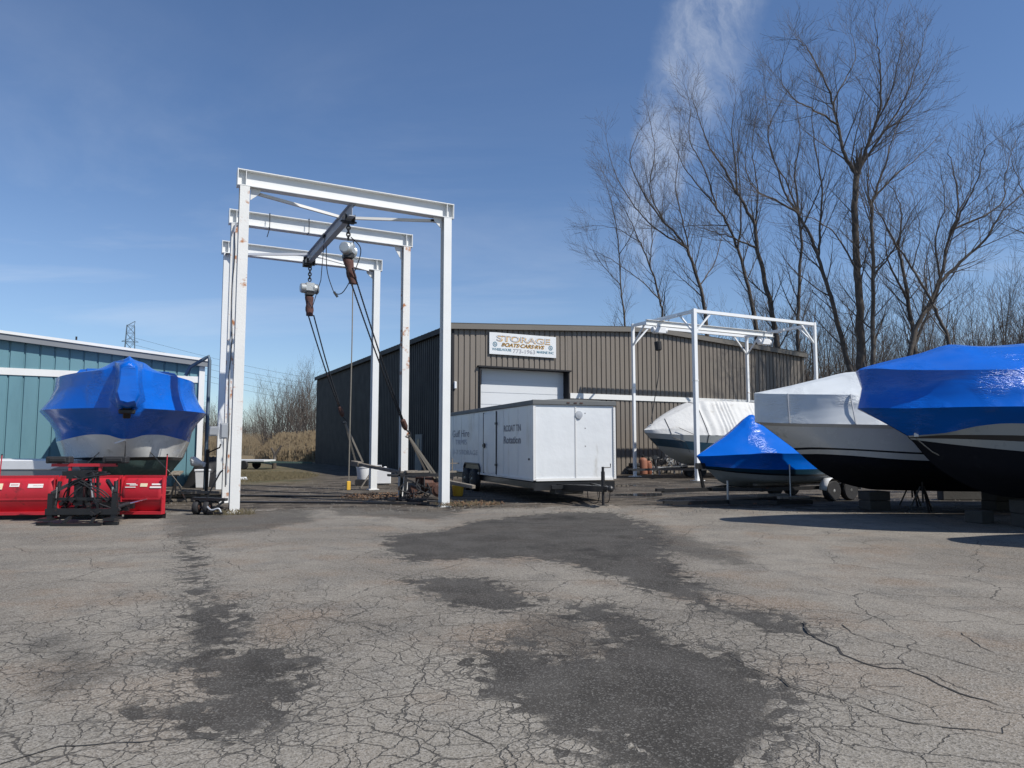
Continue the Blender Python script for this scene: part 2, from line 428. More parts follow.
streak = t.noise(t.mapv(P, (.25, 1.6, 1), rot=(0, 0, R(-25))), 1.3, 5, .6)
old = t.mix(t.ss(big, .38, .62), (.150, .132, .108), (.222, .200, .166))
old = t.mix(t.ss(t.noise(t.mapv(P, loc=(9, 2, 0)), .8, 4), .48, .66), old, (.185, .145, .108))
old = t.mix(t.m('MULTIPLY', t.ss(streak, .5, .75), .45), old, (.085, .079, .070))
old = t.mix(t.m('MULTIPLY', t.ss(med, .48, .70), .6), old, (.10, .094, .084))
near = t.ss(t.n('ShaderNodeSeparateXYZ', i={0: P}).outputs[1], 6.5, 3.6)
old = t.mix(t.m('MULTIPLY', near, .55), old, (.255, .235, .200))
# pale aggregate wears through in the foreground
sp = t.n('ShaderNodeTexVoronoi', feature='F1', i={'Scale': 95.0}); t.L.new(P, sp.inputs['Vector'])
agc = t.n('ShaderNodeSeparateColor', i={0: sp.outputs['Color']}).outputs[0]
old = t.mix(t.m('MULTIPLY', t.ss(agc, .45, 1), .55), old, (.33, .31, .28))
old = t.mix(t.m('MULTIPLY', t.ss(agc, .35, .0), .6), old, (.055, .051, .046))
old = t.mix(1.0, old, t.n('ShaderNodeCombineColor', i={k: t.m('MULTIPLY_ADD', fine, .8, .6) for k in range(3)}).outputs[0], 'MULTIPLY')
# black binder of bare patches
new = t.mix(t.ss(med, .35, .7), (.024, .022, .020), (.056, .052, .047))
new = t.mix(t.m('MULTIPLY', t.ss(agc, .72, 1), .7), new, (.14, .135, .125))
new = t.mix(t.ss(t.noise(t.mapv(P, (1, 1, 1), (5, 5, 0)), .9, 5, .6), .56, .68), new, (.016, .015, .014))
edge = t.m('ADD', t.m('MULTIPLY_ADD', t.noise(t.mapv(P, (1, .7, 1)), 2.2, 8, .72), 1.15, -.575), t.m('MULTIPLY_ADD', t.noise(P, 14, 5, .75), .34, -.17))
cv = t.n('ShaderNodeTexVoronoi', feature='F1', voronoi_dimensions='2D', i={'Scale': 9.0}); CVN = cv
isl = t.m('MULTIPLY', t.ss(t.noise(t.mapv(P, (1, .8, 1), (4, 4, 0)), 1.9, 7, .7), .57, .70), .6)
edge = t.m('SUBTRACT', edge, isl)
cw = t.n('ShaderNodeTexNoise', i={'Scale': 5.0, 'Detail': 3.0}); t.L.new(P, cw.inputs['Vector'])
cwp = t.n('ShaderNodeVectorMath', operation='MULTIPLY_ADD'); t.L.new(cw.outputs['Color'], cwp.inputs[0]); cwp.inputs[1].default_value = (.12, .12, 0); t.L.new(P, cwp.inputs[2])
t.L.new(cwp.outputs[0], CVN.inputs['Vector'])
cell = t.n('ShaderNodeSeparateColor', i={0: CVN.outputs['Color']}).outputs[0]
fp = t.m('MULTIPLY', t.ss(t.m('ADD', t.m('ADD', pat_, t.m('MULTIPLY', edge, .55)), t.m('MULTIPLY_ADD', cell, .30, -.14)), -.09, .06), .90)
ff = t.m('MULTIPLY', t.ss(t.m('ADD', fnt_, t.m('MULTIPLY', edge, 1.3)), -.2, .3), .62)
# cracks: two sizes of slabs whose joints wander
wv = t.n('ShaderNodeTexNoise', i={'Scale': 2.2, 'Detail': 5.0, 'Roughness': .6}); t.L.new(P, wv.inputs['Vector'])
wp = t.n('ShaderNodeVectorMath', operation='MULTIPLY_ADD'); t.L.new(wv.outputs['Color'], wp.inputs[0]); wp.inputs[1].default_value = (.34, .34, 0); t.L.new(P, wp.inputs[2])
def cracks(scale, w, off):
    v = t.n('ShaderNodeTexVoronoi', feature='DISTANCE_TO_EDGE', voronoi_dimensions='2D', i={'Scale': scale, 'Randomness': 1.0})
    t.L.new(t.mapv(wp.outputs[0], (1, .85, 1), off, (0, 0, .5)), v.inputs['Vector'])
    ww = t.m('MULTIPLY', t.m('MULTIPLY_ADD', t.noise(P, 2.6, 4), 2.6, -.35), w*scale)
    return t.m('SUBTRACT', 1.0, t.ss(v.outputs['Distance'], t.m('MULTIPLY', ww, .25), ww))
brk = t.noise(P, 1.1, 5, .6)
ca = t.m('MULTIPLY', cracks(5.4, .0055, (0, 0, 0)), t.ss(t.m('ADD', dns, t.m('MULTIPLY_ADD', brk, 2.0, -1.05)), .30, .50))
cb = t.m('MULTIPLY', t.ss(t.n('ShaderNodeSeparateXYZ', i={0: P}).outputs[1], 11, 6.5), t.m('MULTIPLY', cracks(2.3, .0065, (7, 3, 0)), t.ss(t.m('ADD', t.m('MULTIPLY', dns, 1.2), t.m('MULTIPLY_ADD', brk, 2.4, -1.28)), .0, .2)))
cc_ = t.m('MULTIPLY', cracks(.75, .009, (1, 9, 0)), t.ss(t.noise(t.mapv(P, loc=(3, 8, 0)), .7, 4), .38, .5))
# crumbled edge of the patches
rim = t.m('MULTIPLY', cracks(9.0, .008, (2, 2, 0)), t.m('MULTIPLY', t.ss(pat_, -.5, -.1), t.ss(t.m('MULTIPLY', pat_, -1.0), -.12, .0)))
rim2 = t.m('MULTIPLY', cracks(8.0, .016, (5, 1, 0)), t.ss(fnt_, .05, .2))
cr = t.m('MAXIMUM', t.m('MAXIMUM', ca, cb), t.m('MAXIMUM', cc_, t.m('MAXIMUM', rim, t.m('MULTIPLY', rim2, .0))))
cr = t.m('MULTIPLY', cr, t.m('SUBTRACT', 1.0, fp))
col = t.mix(ff, old, new)
col = t.mix(t.m('MULTIPLY', cr, .78), col, (.04, .037, .034))
col = t.mix(fp, col, new)
# dirt / gravel yard
dirt = t.mix(t.ss(t.noise(t.mapv(P, (1, 2.2, 1)), .8, 6, .65), .38, .62), (.045, .037, .030), (.118, .100, .080))
dirt = t.mix(t.ss(med, .52, .68), dirt, (.028, .023, .019))
dirt = t.mix(1.0, dirt, t.n('ShaderNodeCombineColor', i={k: t.m('MULTIPLY_ADD', t.noise(P, 14, 6, .8), 1.5, .3) for k in range(3)}).outputs[0], 'MULTIPLY')
sepP = t.n('ShaderNodeSeparateXYZ', i={0: P})
grs = t.mix(t.ss(t.noise(P, .5, 5, .65), .4, .62), (.15, .118, .065), (.085, .082, .04))
gm = t.m('MULTIPLY', t.ss(t.m('ADD', sepP.outputs[1], t.m('MULTIPLY_ADD', big, 8, -4)), 26, 31), t.ss(t.m('ADD', sepP.outputs[0], t.m('MULTIPLY', sepP.outputs[1], .26)), .5, -2.5))
gm2 = t.ss(t.m('ADD', sepP.outputs[1], t.m('MULTIPLY_ADD', big, 10, -5)), 58, 66)
dirt = t.mix(t.m('MULTIPLY', gm, .8), dirt, grs); dirt = t.mix(gm2, dirt, (.17, .13, .075))
fy = t.ss(t.m('ADD', yrd_, t.m('MULTIPLY', edge, 3.2)), -.5, .6)
col = t.mix(fy, col, dirt)
# wet places near the far boats
wet = t.m('MULTIPLY', t.ss(t.noise(t.mapv(P, (.5, 1.2, 1), (2, 0, 0)), .75, 4), .5, .6), t.m('MULTIPLY', t.ss(sepP.outputs[0], 2.2, 3.6), t.m('MULTIPLY', t.ss(sepP.outputs[1], 17.6, 20), t.ss(sepP.outputs[1], 34, 30))))
col = t.mix(t.m('MULTIPLY', wet, .75), col, (.016, .015, .014))
t.L.new(col, b.inputs['Base Color'])
t.L.new(t.m('SUBTRACT', .93, t.m('MULTIPLY', wet, .45)), b.inputs['Roughness'])
b.inputs['Specular IOR Level'].default_value = .25
h = t.m('ADD', t.m('MULTIPLY', fine, .006), t.m('MULTIPLY', sp.outputs['Distance'], .003))
h = t.m('ADD', h, t.m('MULTIPLY', med, .014))
h = t.m('SUBTRACT', h, t.m('MULTIPLY', cr, .008)); h = t.m('SUBTRACT', h, t.m('MULTIPLY', fp, .008))
h = t.m('ADD', h, t.m('MULTIPLY', fy, t.m('MULTIPLY', t.noise(P, 6, 6, .7), .05)))
bn = t.n('ShaderNodeBump', i={'Height': h, 'Strength': .8, 'Distance': 1.0}); t.L.new(bn.outputs[0], b.inputs['Normal'])
me.materials.append(m)
g = bpy.data.objects.new('ground', me); COL.objects.link(g); g['kind'] = 'structure'; g['label'] = 'cracked grey asphalt lot fading into a dirt yard'

# the long open cracks, as thin dark channels lying on the sheet
mc, t, b = newmat('open_crack_dark'); b.inputs['Base Color'].default_value = (.028, .026, .024, 1); b.inputs['Roughness'].default_value = 1
cm = MB(); rc = random.Random(3)
lines = [([(803,622),(808,633),(822,641),(838,648),(842,655),(862,663),(886,669),(905,670),(925,678),(950,690),(985,702),(1024,712)], .024),
 ([(905,670),(925,668)], .012),
 ([(842,625),(850,633),(875,642),(905,648),(930,655),(975,668),(1024,680)], .011),
 ([(720,590),(745,597),(770,608),(800,618),(830,620),(860,623),(885,612)], .010),
 ([(730,655),(770,675),(800,690),(840,700),(870,710),(900,722),(960,730),(1000,733),(1014,722)], .012),
 ([(0,765),(60,748),(140,742),(200,738),(280,742)], .012),
 ([(340,705),(380,698),(430,692),(470,690)], .007),
 ([(410,720),(445,722),(470,735),(500,745),(530,768)], .007),
 ([(860,590),(900,600),(960,610),(1024,625)], .008),
 ([(960,633),(985,650),(1024,662)], .010),
 ([(0,643),(60,648)], .008), ([(95,600),(150,590),(190,580)], .008)]
for pts, w in lines:
    pp = G(pts); q = []
    for a, c in zip(pp, pp[1:]):
        n = max(2, int((c-a).length/.07))
        for k in range(n): q.append(a.lerp(c, k/n))
    q.append(pp[-1])
    lft, rgt = [], []
    for k, p in enumerate(q):
        d = (q[min(k+1, len(q)-1)]-q[max(k-1, 0)]).normalized(); nrm = Vector((-d.y, d.x, 0))
        j = nrm*rc.gauss(0, .010); ww = w*(.35+rc.random()*.75)*.5*min(1, (len(q)-1-k)*.25+.1)
        zq = .004*math.sin(p.x*.9+.4*p.y)*math.cos(p.y*.7)+.004
        lft.append((p.x+nrm.x*ww+j.x, p.y+nrm.y*ww+j.y, zq)); rgt.append((p.x-nrm.x*ww+j.x, p.y-nrm.y*ww+j.y, zq))
    cm.surf([rgt, lft])
build('asphalt_cracks', cm, mc, kind='structure', label='long dark open cracks in the asphalt')

# puddles by the boat trailers, pond beyond the yard
mw, t, b = newmat('still_water'); b.inputs['Base Color'].default_value = (.025, .028, .03, 1); b.inputs['Roughness'].default_value = .04
nn = t.noise(t.n('ShaderNodeTexCoord').outputs['Object'], 3, 3); bn = t.n('ShaderNodeBump', i={'Height': nn, 'Strength': .12, 'Distance': .02}); t.L.new(bn.outputs[0], b.inputs['Normal'])
def blob(cx, cy, rx, ry, seed, z=.010, n=40):
    mb = MB(); rr = random.Random(seed); ph = [rr.random()*6.28 for _ in range(6)]
    pts = []
    for i in range(n):
        a = 2*PI*i/n; k = 1+.18*math.sin(2*a+ph[0])+.14*math.sin(3*a+ph[1])+.09*math.sin(5*a+ph[2])+.05*math.sin(9*a+ph[3])
        pts.append((cx+rx*k*math.cos(a), cy+ry*k*math.sin(a), z))
    mb.add(pts, [tuple(range(n))]); return mb
for i, (px, py, rx, ry) in enumerate([(640, 495, .9, .55), (668, 499, .5, .18), (622, 486, .5, .5)]):
    c = gp(px, py); build('puddle', blob(c.x, c.y, rx, ry, i), mw, kind='structure')
build('pond', blob(-60, 128, 23, 34, 9, z=.02), mw, kind='structure')

# ------------------------------------------------------------------ ribbed sheds
def ribs(mb, fr, s0, s1, zb, zt, pitch=.30, flat=.21, dep=.045, sl=.012):
    """fr(s, out, z) -> point; a row of raised pans with narrow grooves between them"""
    s = s0
    pts = []
    while s < s1-1e-6:
        e = min(s+pitch, s1)
        pts += [(s, 0), (min(s+sl, e), dep), (min(s+sl+flat, e), dep), (min(s+2*sl+flat, e), 0)]
        s += pitch
    pts.append((s1, 0))
    o = [pts[0]]
    for p in pts[1:]:
        if p[0] > o[-1][0]+1e-6: o.append(p)
    r0 = [fr(p[0], p[1], zb(p[0])) for p in o]; r1 = [fr(p[0], p[1], zt(p[0])) for p in o]
    mb.surf([r0, r1])
TH = R(27.4)
W = Vector((math.cos(TH), math.sin(TH), 0)); D = Vector((-math.sin(TH), math.cos(TH), 0))
C0 = Vector((-2.81, 33.0, 0)); BW, BL = 23.6, 29.6
B = thing('storage_building', 'large brown ribbed metal storage building with a white overhead door', 'building', C0, TH)
EV, RG = 7.06, 7.78
gz_ = lambda s: EV+(RG-EV)*(1-abs(s-BW/2)/(BW/2))
Dx0, Dx1, Dz = 1.42, 6.35, 5.28
mb = MB()
frf = lambda s, o, z: (s, -o, z)
ribs(mb, frf, 0, Dx0, lambda s: 0, gz_); ribs(mb, frf, Dx0, Dx1, lambda s: Dz, gz_); ribs(mb, frf, Dx1, BW, lambda s: 0, gz_)
build('front_wall', mb, 'brown_metal', B)
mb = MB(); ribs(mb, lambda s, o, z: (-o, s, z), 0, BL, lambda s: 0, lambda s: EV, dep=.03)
build('side_wall', mb, 'dark_metal', B, label='near black ribbed side wall')
mb = MB(); ribs(mb, lambda s, o, z: (BW+o, s, z), 0, BL, lambda s: 0, lambda s: EV); build('side_wall', mb, 'brown_metal', B)
mb = MB(); ribs(mb, lambda s, o, z: (s, BL+o, z), 0, BW, lambda s: 0, gz_); build('rear_wall', mb, 'brown_metal', B)
mb = MB()
for sgn in (0, 1):
    xa, xb = (-.12, BW/2) if sgn == 0 else (BW+.12, BW/2)
    z0, z1 = EV+.02, RG+.03
    pts = [(xa, -.14, z0), (xb, -.14, z1), (xb, BL+.14, z1), (xa, BL+.14, z0)]
    mb.add(pts+[(p[0], p[1], p[2]+.1) for p in pts], [(0, 1, 2, 3), (7, 6, 5, 4), (0, 4, 5, 1), (2, 6, 7, 3), (3, 7, 4, 0)])
rf = build('roof', mb, 'roof_metal', B)
for k in range(60): mb.box((-.14, .25+k*.5, EV+.14), (.10, .09, .07))
build('roof_rib', mb, 'dark_metal', rf)
mb = MB()
for xa, xb, za, zb in ((-.2, BW/2, EV, RG), (BW/2, BW+.2, RG, EV)):
    mb.prof((xa, -.19, za+.03), (xb, -.19, zb+.03), [(-.05, -.10), (.05, -.10), (.07, .14), (.09, .18), (-.05, .18)])
build('rake_trim', mb, 'brown_trim', rf)
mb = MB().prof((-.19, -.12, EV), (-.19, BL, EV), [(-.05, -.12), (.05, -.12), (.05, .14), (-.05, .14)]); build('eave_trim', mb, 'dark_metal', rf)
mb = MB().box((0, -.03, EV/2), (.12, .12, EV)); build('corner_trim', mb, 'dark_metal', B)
mb = MB().box((BW, -.03, EV/2), (.14, .14, EV-.02)); build('corner_trim', mb, 'brown_metal', B)
mb = MB().box(((Dx1+.12+BW-.1)/2, -.075, 4.06), (BW-.1-Dx1-.12, .05, .27)); build('wall_stripe', mb, 'white_trim', B)
# overhead door
dp = .38
mb = MB(); n = 9; hh = Dz/n
for k in range(n):
    z0, z1 = k*hh+.012, (k+1)*hh-.012
    mb.box(((Dx0+Dx1)/2, dp+.03, (z0+z1)/2), (Dx1-Dx0, .05, z1-z0))
    mb.box(((Dx0+Dx1)/2, dp+.045, z1+.012), (Dx1-Dx0, .04, .026))
dr = build('overhead_door', mb, 'door_white', B)
mb = MB().box((Dx0+.25, dp-.01, Dz-.45), (.03, .03, .7)); build('door_track', mb, 'dark_steel', dr)
mb = MB()
mb.box((Dx0-.03, dp/2-.06, Dz/2), (.06, dp+.14, Dz)); mb.box((Dx1+.03, dp/2-.06, Dz/2), (.06, dp+.14, Dz))
mb.box(((Dx0+Dx1)/2, dp/2-.08, Dz+.03), (Dx1-Dx0+.3, dp+.22, .07))
build('door_frame', mb, 'dark_metal', B)
# sign board (screwed to the wall: a part of the building)
S = thing('sign', 'white sign board reading STORAGE over the overhead door', 'sign', C0+W*1.86-D*.09, TH)
SW, SZ0, SZ1 = 3.75, 5.93, 7.0
mb = MB().box((SW/2, -.03, (SZ0+SZ1)/2), (SW, .05, SZ1-SZ0)); build('sign_board', mb, 'sign_white', S, bevel=.008)
yf = -.058
X3, Z3 = (1, 0, 0), (0, 0, 1)
text_part('lettering', 'STORAGE', 'sign_gold', S, .40, (.42, yf, 6.58), X3, Z3, bold=.012, width=2.98)
text_part('lettering', 'STORAGE', 'sign_grey', S, .40, (.38, yf-.005, 6.60), X3, Z3, bold=.004, width=2.98)
text_part('lettering', 'STORAGE', 'sign_white', S, .40, (.395, yf-.009, 6.605), X3, Z3, bold=-.011, width=2.94)
text_part('lettering', 'BOATS·CARS·RVS', 'sign_gold', S, .25, (.66, yf, 6.33), X3, Z3, bold=.008, shear=.35, width=2.42)
text_part('lettering', 'BOATS·CARS·RVS', 'sign_dark', S, .25, (.64, yf-.005, 6.345), X3, Z3, bold=.001, shear=.35, width=2.40)
text_part('lettering', 'WHEELHOUSE', 'sign_blue', S, .17, (.14, yf, 6.12), X3, Z3, bold=.004, width=1.05)
text_part('lettering', '773-1963', 'sign_grey', S, .27, (1.28, yf, 6.06), X3, Z3, bold=.004, width=1.25)
text_part('lettering', 'MARINE INC', 'sign_blue', S, .17, (2.62, yf, 6.12), X3, Z3, bold=.004, width=.98)
for cx in (.30, 3.42):
    mb = MB(); n = 20; r1, r2 = .125, .085
    for k in range(n):
        a, c = 2*PI*k/n, 2*PI*(k+1)/n
        q = [(cx+r*math.cos(x), yf, 6.42+r*math.sin(x)) for r, x in ((r1, a), (r1, c), (r2, c), (r2, a))]
        mb.add(q, [(0, 1, 2, 3)])
    for k in range(4):
        a = PI*k/4; mb.bar((cx-.12*math.cos(a), yf+.002, 6.42-.12*math.sin(a)), (cx+.12*math.cos(a), yf+.002, 6.42+.12*math.sin(a)), .014, .006)
    build('wheel_emblem', mb, 'sign_blue', S)
# side door, wall lamp
mb = MB().box((-.05, 4.35, 1.05), (.06, 1.0, 2.1)); sd = build('side_door', mb, pmat('grey_steel_door', (.16, .16, .16), .6), B)
mb = MB().box((-.085, 4.35, 1.55), (.02, .35, .6)); build('door_window', mb, 'gel_black', sd)
mb = MB().box((.1, -.12, 4.35), (.12, .14, .34)); build('wall_lamp', mb, 'plastic_white', B, bevel=.02)

# teal shed on the left
C1 = Vector((-12.2, 27.5, 0)); T1 = R(32); TW, TL = 16.0, 18.0
T = thing('teal_building', 'teal metal shed with white trim behind the blue wrapped boat', 'building', C1, T1)
ht = lambda s: 4.78+.088*min(s, TW/2)-.088*max(0, s-TW/2)
mb = MB(); ribs(mb, lambda s, o, z: (-s, -o, z), 0, TW, lambda s: 0, ht, pitch=.44, flat=.378, dep=.04, sl=.008)
build('front_wall', mb, 'teal_metal', T)
for xx, sg in ((0, 1), (-TW, -1)):
    mb = MB(); ribs(mb, lambda s, o, z: (xx+sg*o, s, z), 0, TL, lambda s: 0, lambda s: 4.78, pitch=.44, flat=.378, dep=.04, sl=.008); build('side_wall', mb, 'teal_metal', T)
mb = MB(); ribs(mb, lambda s, o, z: (-s, TL+o, z), 0, TW, lambda s: 0, ht, pitch=.44, flat=.378, dep=.04, sl=.008); build('rear_wall', mb, 'teal_metal', T)
mb = MB()
for xa, xb, za, zb in ((.22, -TW/2, 4.78, ht(TW/2)), (-TW-.22, -TW/2, 4.78, ht(TW/2))):
    pts = [(xa, -.2, za), (xb, -.2, zb), (xb, TL+.2, zb), (xa, TL+.2, za)]
    mb.add(pts+[(p[0], p[1], p[2]+.1) for p in pts], [(0, 1, 2, 3), (7, 6, 5, 4), (0, 4, 5, 1), (2, 6, 7, 3), (3, 7, 4, 0)])
rf = build('roof', mb, 'white_trim', T)
mb = MB().prof((.24, -.24, 4.76), (-TW/2, -.24, ht(TW/2)-.02), [(-.04, -.16), (.04, -.16), (.04, .04), (-.04, .04)]); build('fascia', mb, 'grey_trim', rf)
mb = MB().prof((.26, -.26, 4.86), (-TW/2, -.26, ht(TW/2)+.08), [(-.06, -.05), (.05, -.05), (.05, .05), (-.06, .05)]); build('rake_trim', mb, 'white_trim', rf)
mb = MB().box((-TW/2, -.055, 4.10), (TW-.1, .04, .24)); build('wall_stripe', mb, 'white_trim', T)
mb = MB().box((.03, -.05, 2.35), (.2, .18, 4.70)); build('corner_trim', mb, 'white_trim', T)
mb = MB().box((-4.2, -.25, 5.38), (.06, .06, .12)); build('roof_bolt', mb, 'dark_steel', rf)
# ------------------------------------------------------------------ big gantry with the chain hoists
G0 = Vector((-6.49, 16.45, 0)); SP_ = 5.33; TT = (0, 3.2, 6.6); FX = ((.07, 5.28), (.2, 5.22), (.32, 5.28)); HG = 8.15
ga = thing('boat_hoist_gantry', 'tall white steel I-beam gantry of three frames standing over the dirt track', 'gantry', G0, TH)
bh, bw = .40, .26; pw, pd = .22, .25
for fi, ty in enumerate(TT):
    XL, XR = FX[fi]
    mb = MB().ibeam((XL-.16, ty, HG-bh/2), (XR+.16, ty, HG-bh/2), bw, bh, .022, .016)
    cb = build('crossbeam', mb, 'white_steel', ga)
    for x in (XL-.165, XR+.165): build('end_plate', MB().box((x, ty, HG-bh/2), (.02, bw+.01, bh+.012)), 'white_steel', cb)
    for x in (XL+.02, XR-.02):
        for s in (-1, 1): build('web_stiffener', MB().box((x, ty+s*.07, HG-bh/2), (.014, .11, bh-.05)), 'white_steel', cb)
    for side, x in ((0, XL), (1, XR)):
        zb = -.12 if (fi == 0 and side == 1) else -.02
        # wide-flange post, flanges face along the track
        mb = MB().ibeam((x, ty, zb), (x, ty, HG-bh-.002), pw, pd, .02, .014, up=(0, 1, 0))
        po = build('post', mb, 'white_steel_rust' if (fi == 1 or (fi == 0 and side == 0)) else 'white_steel', ga,
                   label={(0, 0): 'front left post with rust specks', (0, 1): 'front right post', (1, 0): 'middle left post streaked with rust',
                          (1, 1): 'middle right post with rust patches', (2, 0): 'rear left post', (2, 1): 'rear right post'}[(fi, side)])
        sx = 1 if side == 0 else -1
        mb = MB(); q = .34 if fi == 1 else .2
        mb.add([(x+sx*.14, ty-.012, HG-bh-.004), (x+sx*(.14+.24), ty-.012, HG-bh-.004), (x+sx*(.14+.2), ty-.012, HG-bh-.12), (x+sx*.14, ty-.012, HG-bh-q-.1),
                (x+sx*.14, ty+.012, HG-bh-.004), (x+sx*(.14+.24), ty+.012, HG-bh-.004), (x+sx*(.14+.2), ty+.012, HG-bh-.12), (x+sx*.14, ty+.012, HG-bh-q-.1)],
               [(0, 1, 2, 3), (7, 6, 5, 4), (0, 4, 5, 1), (1, 5, 6, 2), (2, 6, 7, 3)])
        build('gusset', mb, 'white_steel', po)
        mb = MB().box((x, ty, zb+.045), (.36, .34, .025))
        for a in (-.14, .14):
            for c in (-.13, .13): mb.lathe((x+a, ty+c, zb+.055), (0, 0, 1), [(0, .014), (.03, .014)], 6)
        build('base_plate', mb, 'white_steel_rust', po)
XM = 2.67; zt = HG-bh
mb = MB().ibeam((XM, -.05, zt-.165), (XM, 5.75, zt-.165), .16, .32, .018, .012)
tb = build('trolley_beam', mb, 'grey_steel', ga)
mb = MB().box((XM, 5.6, zt-.27), (.28, .16, .22)).box((XM, 5.74, zt-.17), (.2, .03, .34)); build('end_stop', mb, 'dark_steel', tb)
for (a, b_) in (((.3, .16, zt-.05), (XM-.1, .9, zt-.09)), ((SP_-.3, .16, zt-.05), (XM+.1, .9, zt-.09)), ((.3, 6.45, zt-.05), (XM-.08, 5.1, zt-.09)), ((SP_-.3, 6.45, zt-.05), (XM+.08, 5.1, zt-.09))):
    build('brace', MB().bar(a, b_, .07, .07), 'white_tube', ga)
    d = (Vector(b_)-Vector(a)).normalized(); build('brace_bolt', MB().box(Vector(a)+d*.05, (.18, .14, .05)), 'dark_steel', ga)
# conduits on the left posts
mb = MB().tube([(.45, 3.02, zt+.1), (.2, 3.02, zt-.02), (.16, 2.95, zt-.25), (.15, 2.92, 5), (.16, 2.92, .5)], .025, 8)
build('conduit', mb, 'alu', ga)
build('cable', MB().tube([(.16+.03*math.sin(k*1.3), 2.9, zt-.3-k*.5) for k in range(15)], .012, 5), 'cable', ga)
build('cable', MB().tube([(.2, .18, 6.6), (.2, .2, 4.3), (.17, .2, 1.5), (.2, .2, .3)], .014, 5), 'cable', ga)
for (y, z, w, h) in ((2.86, 1.95, .2, .42), (6.3, 2.0, .28, .3)):
    build('switch_box', MB().box((.06, y, z), (w, .12, h)).box((.06, y-.07, z), (w-.05, .02, h-.06)), 'alu', ga, bevel=.01)
for x, tz in ((1.1, 3.2), (2.2, 3.2)):
    mb = MB().tube([(x, tz-.15, HG+.02), (x, tz-.16, HG-bh-.03), (x-.06, tz-.14, HG-bh-.28 if x < 2 else HG-bh-.05)], .012, 5)
    mb.tube([(x, tz-.15, HG+.02), (x, tz+.15, HG+.02)], .012, 5); build('tie_strap', mb, 'cable', ga)
mb = MB().box((XM, 3.0, zt-.03), (.16, .14, .1)); build('junction_box', mb, 'cable', ga)

def hoist(ty, drop, label, bag_tilt, spin=0):
    """electric chain hoist; origin on the bottom flange of the trolley beam"""
    h = thing('chain_hoist', label, 'hoist', G0+W*XM+D*ty+Vector((0, 0, zt-.33)), TH, 'chain hoists under the trolley beam')
    mb = MB()
    for s in (-1, 1):
        mb.box((s*.125, 0, .02), (.02, .34, .17))
        for q in (-.1, .1): mb.lathe((s*.113, q, .055), (-s, 0, 0), [(0, .055), (.045, .05)], 12)
    mb.box((0, 0, -.07), (.3, .1, .05)); mb.box((0, 0, -.05), (.42, .05, .04))
    build('trolley', mb, 'dark_steel', h)
    mb = MB()
    for k in range(int(drop/.09)):
        zc = -.12-k*.09; a = k % 2
        pts = [((.045*math.cos(x) if a else 0), (0 if a else .045*math.cos(x)), zc+.06*math.sin(x)) for x in [2*PI*i/10 for i in range(11)]]
        mb.tube(pts, .02, 6, cap=False)
    build('shackle', mb, 'dark_steel', h)
    z0 = -.12-drop
    mb = MB()
    mb.lathe((-.23, 0, z0-.16), (1, 0, 0), [(0, .03), (.005, .12), (.03, .15), (.13, .165), (.15, .15), (.31, .15), (.33, .165), (.42, .15), (.455, .12), (.46, .03)], 14)
    mb.box((0, 0, z0-.12), (.20, .30, .26)); mb.box((0, .06, z0-.02), (.12, .16, .1))
    for k in range(5): mb.lathe((.07+.03*k, 0, z0-.16), (1, 0, 0), [(0, .172), (.01, .172)], 14)
    mb.v = [tuple(Matrix.Rotation(spin, 3, 'Z') @ Vector((p[0]*1.3, p[1], p[2]))) for p in mb.v]; build('motor_housing', mb, 'cast', h, smooth=35, bevel=.012)
    mb = MB().box((0, 0, z0-.33), (.26, .22, .13)); build('gearbox', mb, 'dark_steel', h, bevel=.02)
    mb = MB()
    rows = []
    for k in range(8):
        f = k/7; z = z0-.42-f*.62; w = .12+.015*math.sin(k*1.7); d_ = .085+.012*math.sin(k*2.3)
        sx, sy = bag_tilt*f*.62, 0
        rows.append([(sx+w*math.cos(a)*(1.15 if k == 0 else 1), sy+d_*math.sin(a), z) for a in [2*PI*i/12 for i in range(13)]])
    mb.surf(rows); b0 = len(mb.v); mb.add(rows[-1][:-1], [tuple(range(12))]); mb.add(rows[0][:-1], [tuple(range(11, -1, -1))])
    build('chain_bag', mb, 'bag', h, smooth=60)
    return h, h.matrix_basis
def chainset(h, start, block, twist=0):
    inv = (Matrix.Translation(h.location) @ Matrix.Rotation(TH, 4, 'Z')).inverted()
    a = inv @ Vector(start); b_ = inv @ Vector(block)
    sd = Vector((.06, 0, 0))
    for s in (-1, 1):
        pts = []; n = 26
        for k in range(n+1):
            f = k/n; p = a.lerp(b_, f)+sd*s*(1.9-1.5*f)*.75; p.z -= .10*math.sin(PI*f)
            pts.append(p)
        mb = MB()
        mb.tube(pts, .018, 5)
        for k in range(0, n*4):
            f = k/(n*4); p = pts[int(f*n)].lerp(pts[min(int(f*n)+1, n)], f*n-int(f*n)); mb.ball(p, .028, 4, (1, 1, 1.2))
        build('load_chain', mb, 'dark_steel', h)
    d = (b_-a).normalized(); mb = MB()
    mb.tube([b_-d*.16, b_-d*.12, b_+d*.08, b_+d*.18, b_+d*.2], [.03, .075, .085, .05, .02], 10)
    hb = build('hook_block', mb, 'rust', h)
    hk = [b_+d*.18]+[b_+d*.33+Vector((.085*math.sin(x), 0, -.01+.085*math.cos(x))) for x in [.2+.5*i for i in range(9)]]
    build('hook', MB().tube(hk, [.022]*6+[.018]*3+[.008], 7), 'dark_steel', hb)
    return Matrix.Translation(h.location) @ Matrix.Rotation(TH, 4, 'Z') @ (b_+d*.4)
h1, _ = hoist(.30, .52, 'nearer chain hoist with a hanging red brown bag, just under the front of the gantry', .25, 1.0)
h2, _ = hoist(5.15, .58, 'farther chain hoist at the low far end of the slanting trolley beam', .04)
